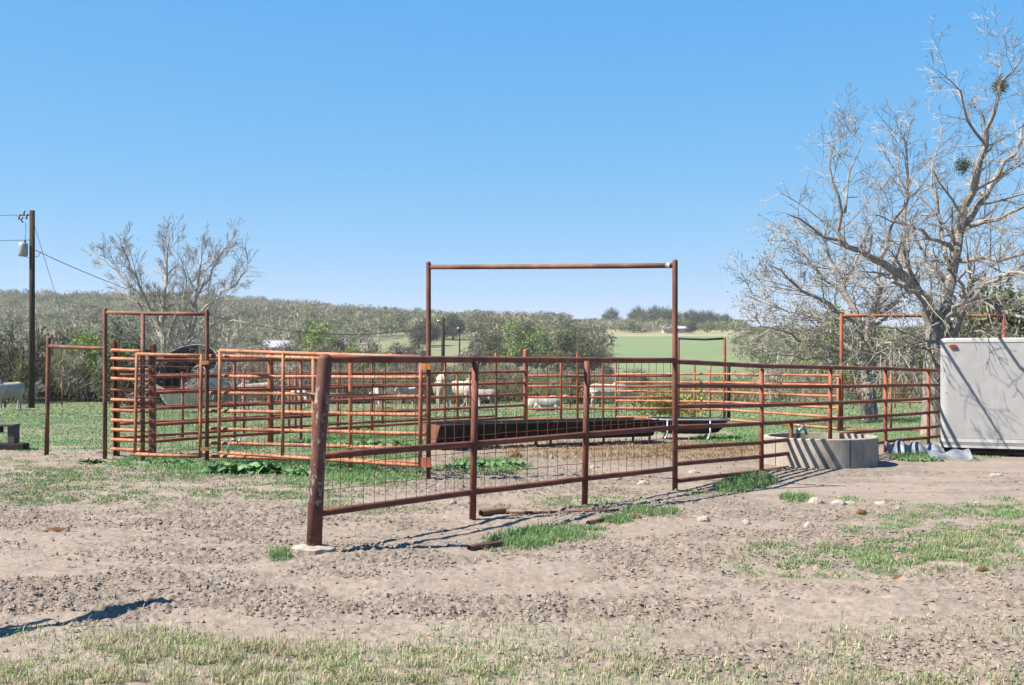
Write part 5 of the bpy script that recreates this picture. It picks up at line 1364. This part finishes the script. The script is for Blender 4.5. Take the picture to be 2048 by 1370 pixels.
m = MB(); m.tube([pz(51, 445), pz(52, 465), pz(53, 480, -.15)], .010, 4); m.tube([pz(40, 500, -.2), pz(42, 512, -.1), pz(60, 515), pz(76, 513), pz(82, 503)], .012, 4); m.build('lead_wire', 'black', t)
m = MB(); m.tube([pz(58, 480), pz(64, 480)], .03, 6); m.build('bracket', 'darksteel', t)
m = MB(); gx = (182 - 1024) / F * 47; m.tube([pz(68, 448), (gx, 47, tz(gx, 47))], .012, 4); o = m.build('guy_wire', 'darksteel', t)
t2, top2 = upole(886, 72, 635, .10, 'dark wooden utility pole beyond the largest cow')
m = MB(); q = V(878, 641, 72); m.tube([q + Vector((.2, 0, 0)), q], .03, 6); m.build('arm', 'greypipe', t2)
m = MB(); m.tube([q, q + Vector((-.03, 0, -.12))], [.12, .07], 10); m.build('lamp', 'galv', t2)
t3, _ = upole(919, 190, 657, .12, 'small distant lamp pole in the hillside clearing', 'lamp_pole')
m = MB(); q = V(917, 658, 190); m.tube([q, q + Vector((-.1, 0, .25))], [.3, .15], 8); m.build('lamp', 'galv', t3)
x = (1333 - 1024) / F * 430; t4, _ = upole(1335, 430, 632, .12, 'thin distant pole standing beside the low white shed')
for z_ in (14, 22): m = MB(); q = V(1335, 632 + z_, 430); m.tube([q - Vector((1.2, 0, 0)), q + Vector((1.2, 0, 0))], .12, 5); m.build('crossarm', 'greypipe', t4)
def line_wire(label, a, b, sag, r):
    m = MB(); pts = []
    for i in range(25):
        u = i / 24; p = a.lerp(b, u); p.z -= sag * 4 * u * (1 - u); pts.append(p)
    m.tube(pts, r, 4, False); o = m.build('power_line', 'black'); return tag(o, label, 'cable')
line_wire('thick service cable sagging from the left utility pole to the farther dark pole', pz(70, 500), V(886, 648, 72), 1.75, .014)
line_wire('upper thin wire leaving the picture at the left from the pole top', pz(38, 430), pz(-700, 424), .1, .012)
line_wire('lower thin wire leaving the picture at the left above the transformer', pz(60, 480), pz(-700, 474), .1, .012)

# ------------------------------------------------------------------ far buildings
def shed(name, label, px, d, w_, dep, h, roofh, mats, rz=0, wins=0):
    x = (px - 1024) / F * d; z = tz(x, d); t = thing(name, label, 'building', (x, d, z)); R3 = Matrix.Rotation(rz, 3, 'Z'); c = Vector((x, d, z))
    m = MB(); m.box(c + Vector((0, 0, h / 2 - .4)), (w_, dep, h + .8), rz); m.build('wall', mats[0], t)
    m = MB(); e = .3; vs = [c + R3 @ Vector(p) for p in ((-w_ / 2 - e, -dep / 2 - e, h - .1), (w_ / 2 + e, -dep / 2 - e, h - .1), (w_ / 2 + e, dep / 2 + e, h - .1), (-w_ / 2 - e, dep / 2 + e, h - .1), (-w_ / 2 - e, 0, h + roofh), (w_ / 2 + e, 0, h + roofh),
        )]
    m.add(vs, [(0, 1, 5, 4), (2, 3, 4, 5), (0, 4, 3), (1, 2, 5), (3, 2, 1, 0)], False); m.build('roof', mats[1], t)
    for i in range(wins):
        xx = -w_ / 2 + w_ * (i + .5) / wins; m = MB(); m.box(c + R3 @ Vector((xx, -dep / 2 - .01, h * .5)), (w_ / wins * .35, .06, h * .4), rz); m.build('window' if i % 2 else 'door', 'darkwood', t)
    return t
M['roofwhite'] = mat_plain('white_metal_roof', (.72, .72, .74), .45, .1, .4, .08, .3)
shed('farm_house', 'white house with a pale roof half hidden in the trees at mid left', 557, 262, 6.0, 5.0, 1.6, 1.4, ('white', 'roofwhite'), .5, 3)
shed('farm_shed', 'long low white shed on the far field by the right gateway post', 1352, 402, 8.5, 5, 1.5, .7, ('white', 'roofwhite'), .05, 3)
shed('farm_shed', 'low pale roofed shed half hidden in trees at the left edge', 10, 215, 5.5, 4, .9, .5, ('greywood', 'roofwhite'), .1, 2)
# two dark cattle far off
# ------------------------------------------------------------------ the air
def air():
    m = bpy.data.materials.new('air'); m.use_nodes = True; n = m.node_tree; n.nodes.clear()
    v = n.nodes.new('ShaderNodeVolumePrincipled'); v.inputs['Color'].default_value = (.93, .95, 1, 1); v.inputs['Density'].default_value = HAZE
    v.inputs['Anisotropy'].default_value = .2
    o = n.nodes.new('ShaderNodeOutputMaterial'); n.links.new(v.outputs[0], o.inputs['Volume'])
    zlo = float(GZ.min()) - 1.0
    mb = MB(); mb.box((0, 600, (zlo + 48) / 2), (9600, 1860, 48 - zlo)); ob = mb.build('haze', m); tag(ob, kind='stuff')
HAZE = .00025
air()
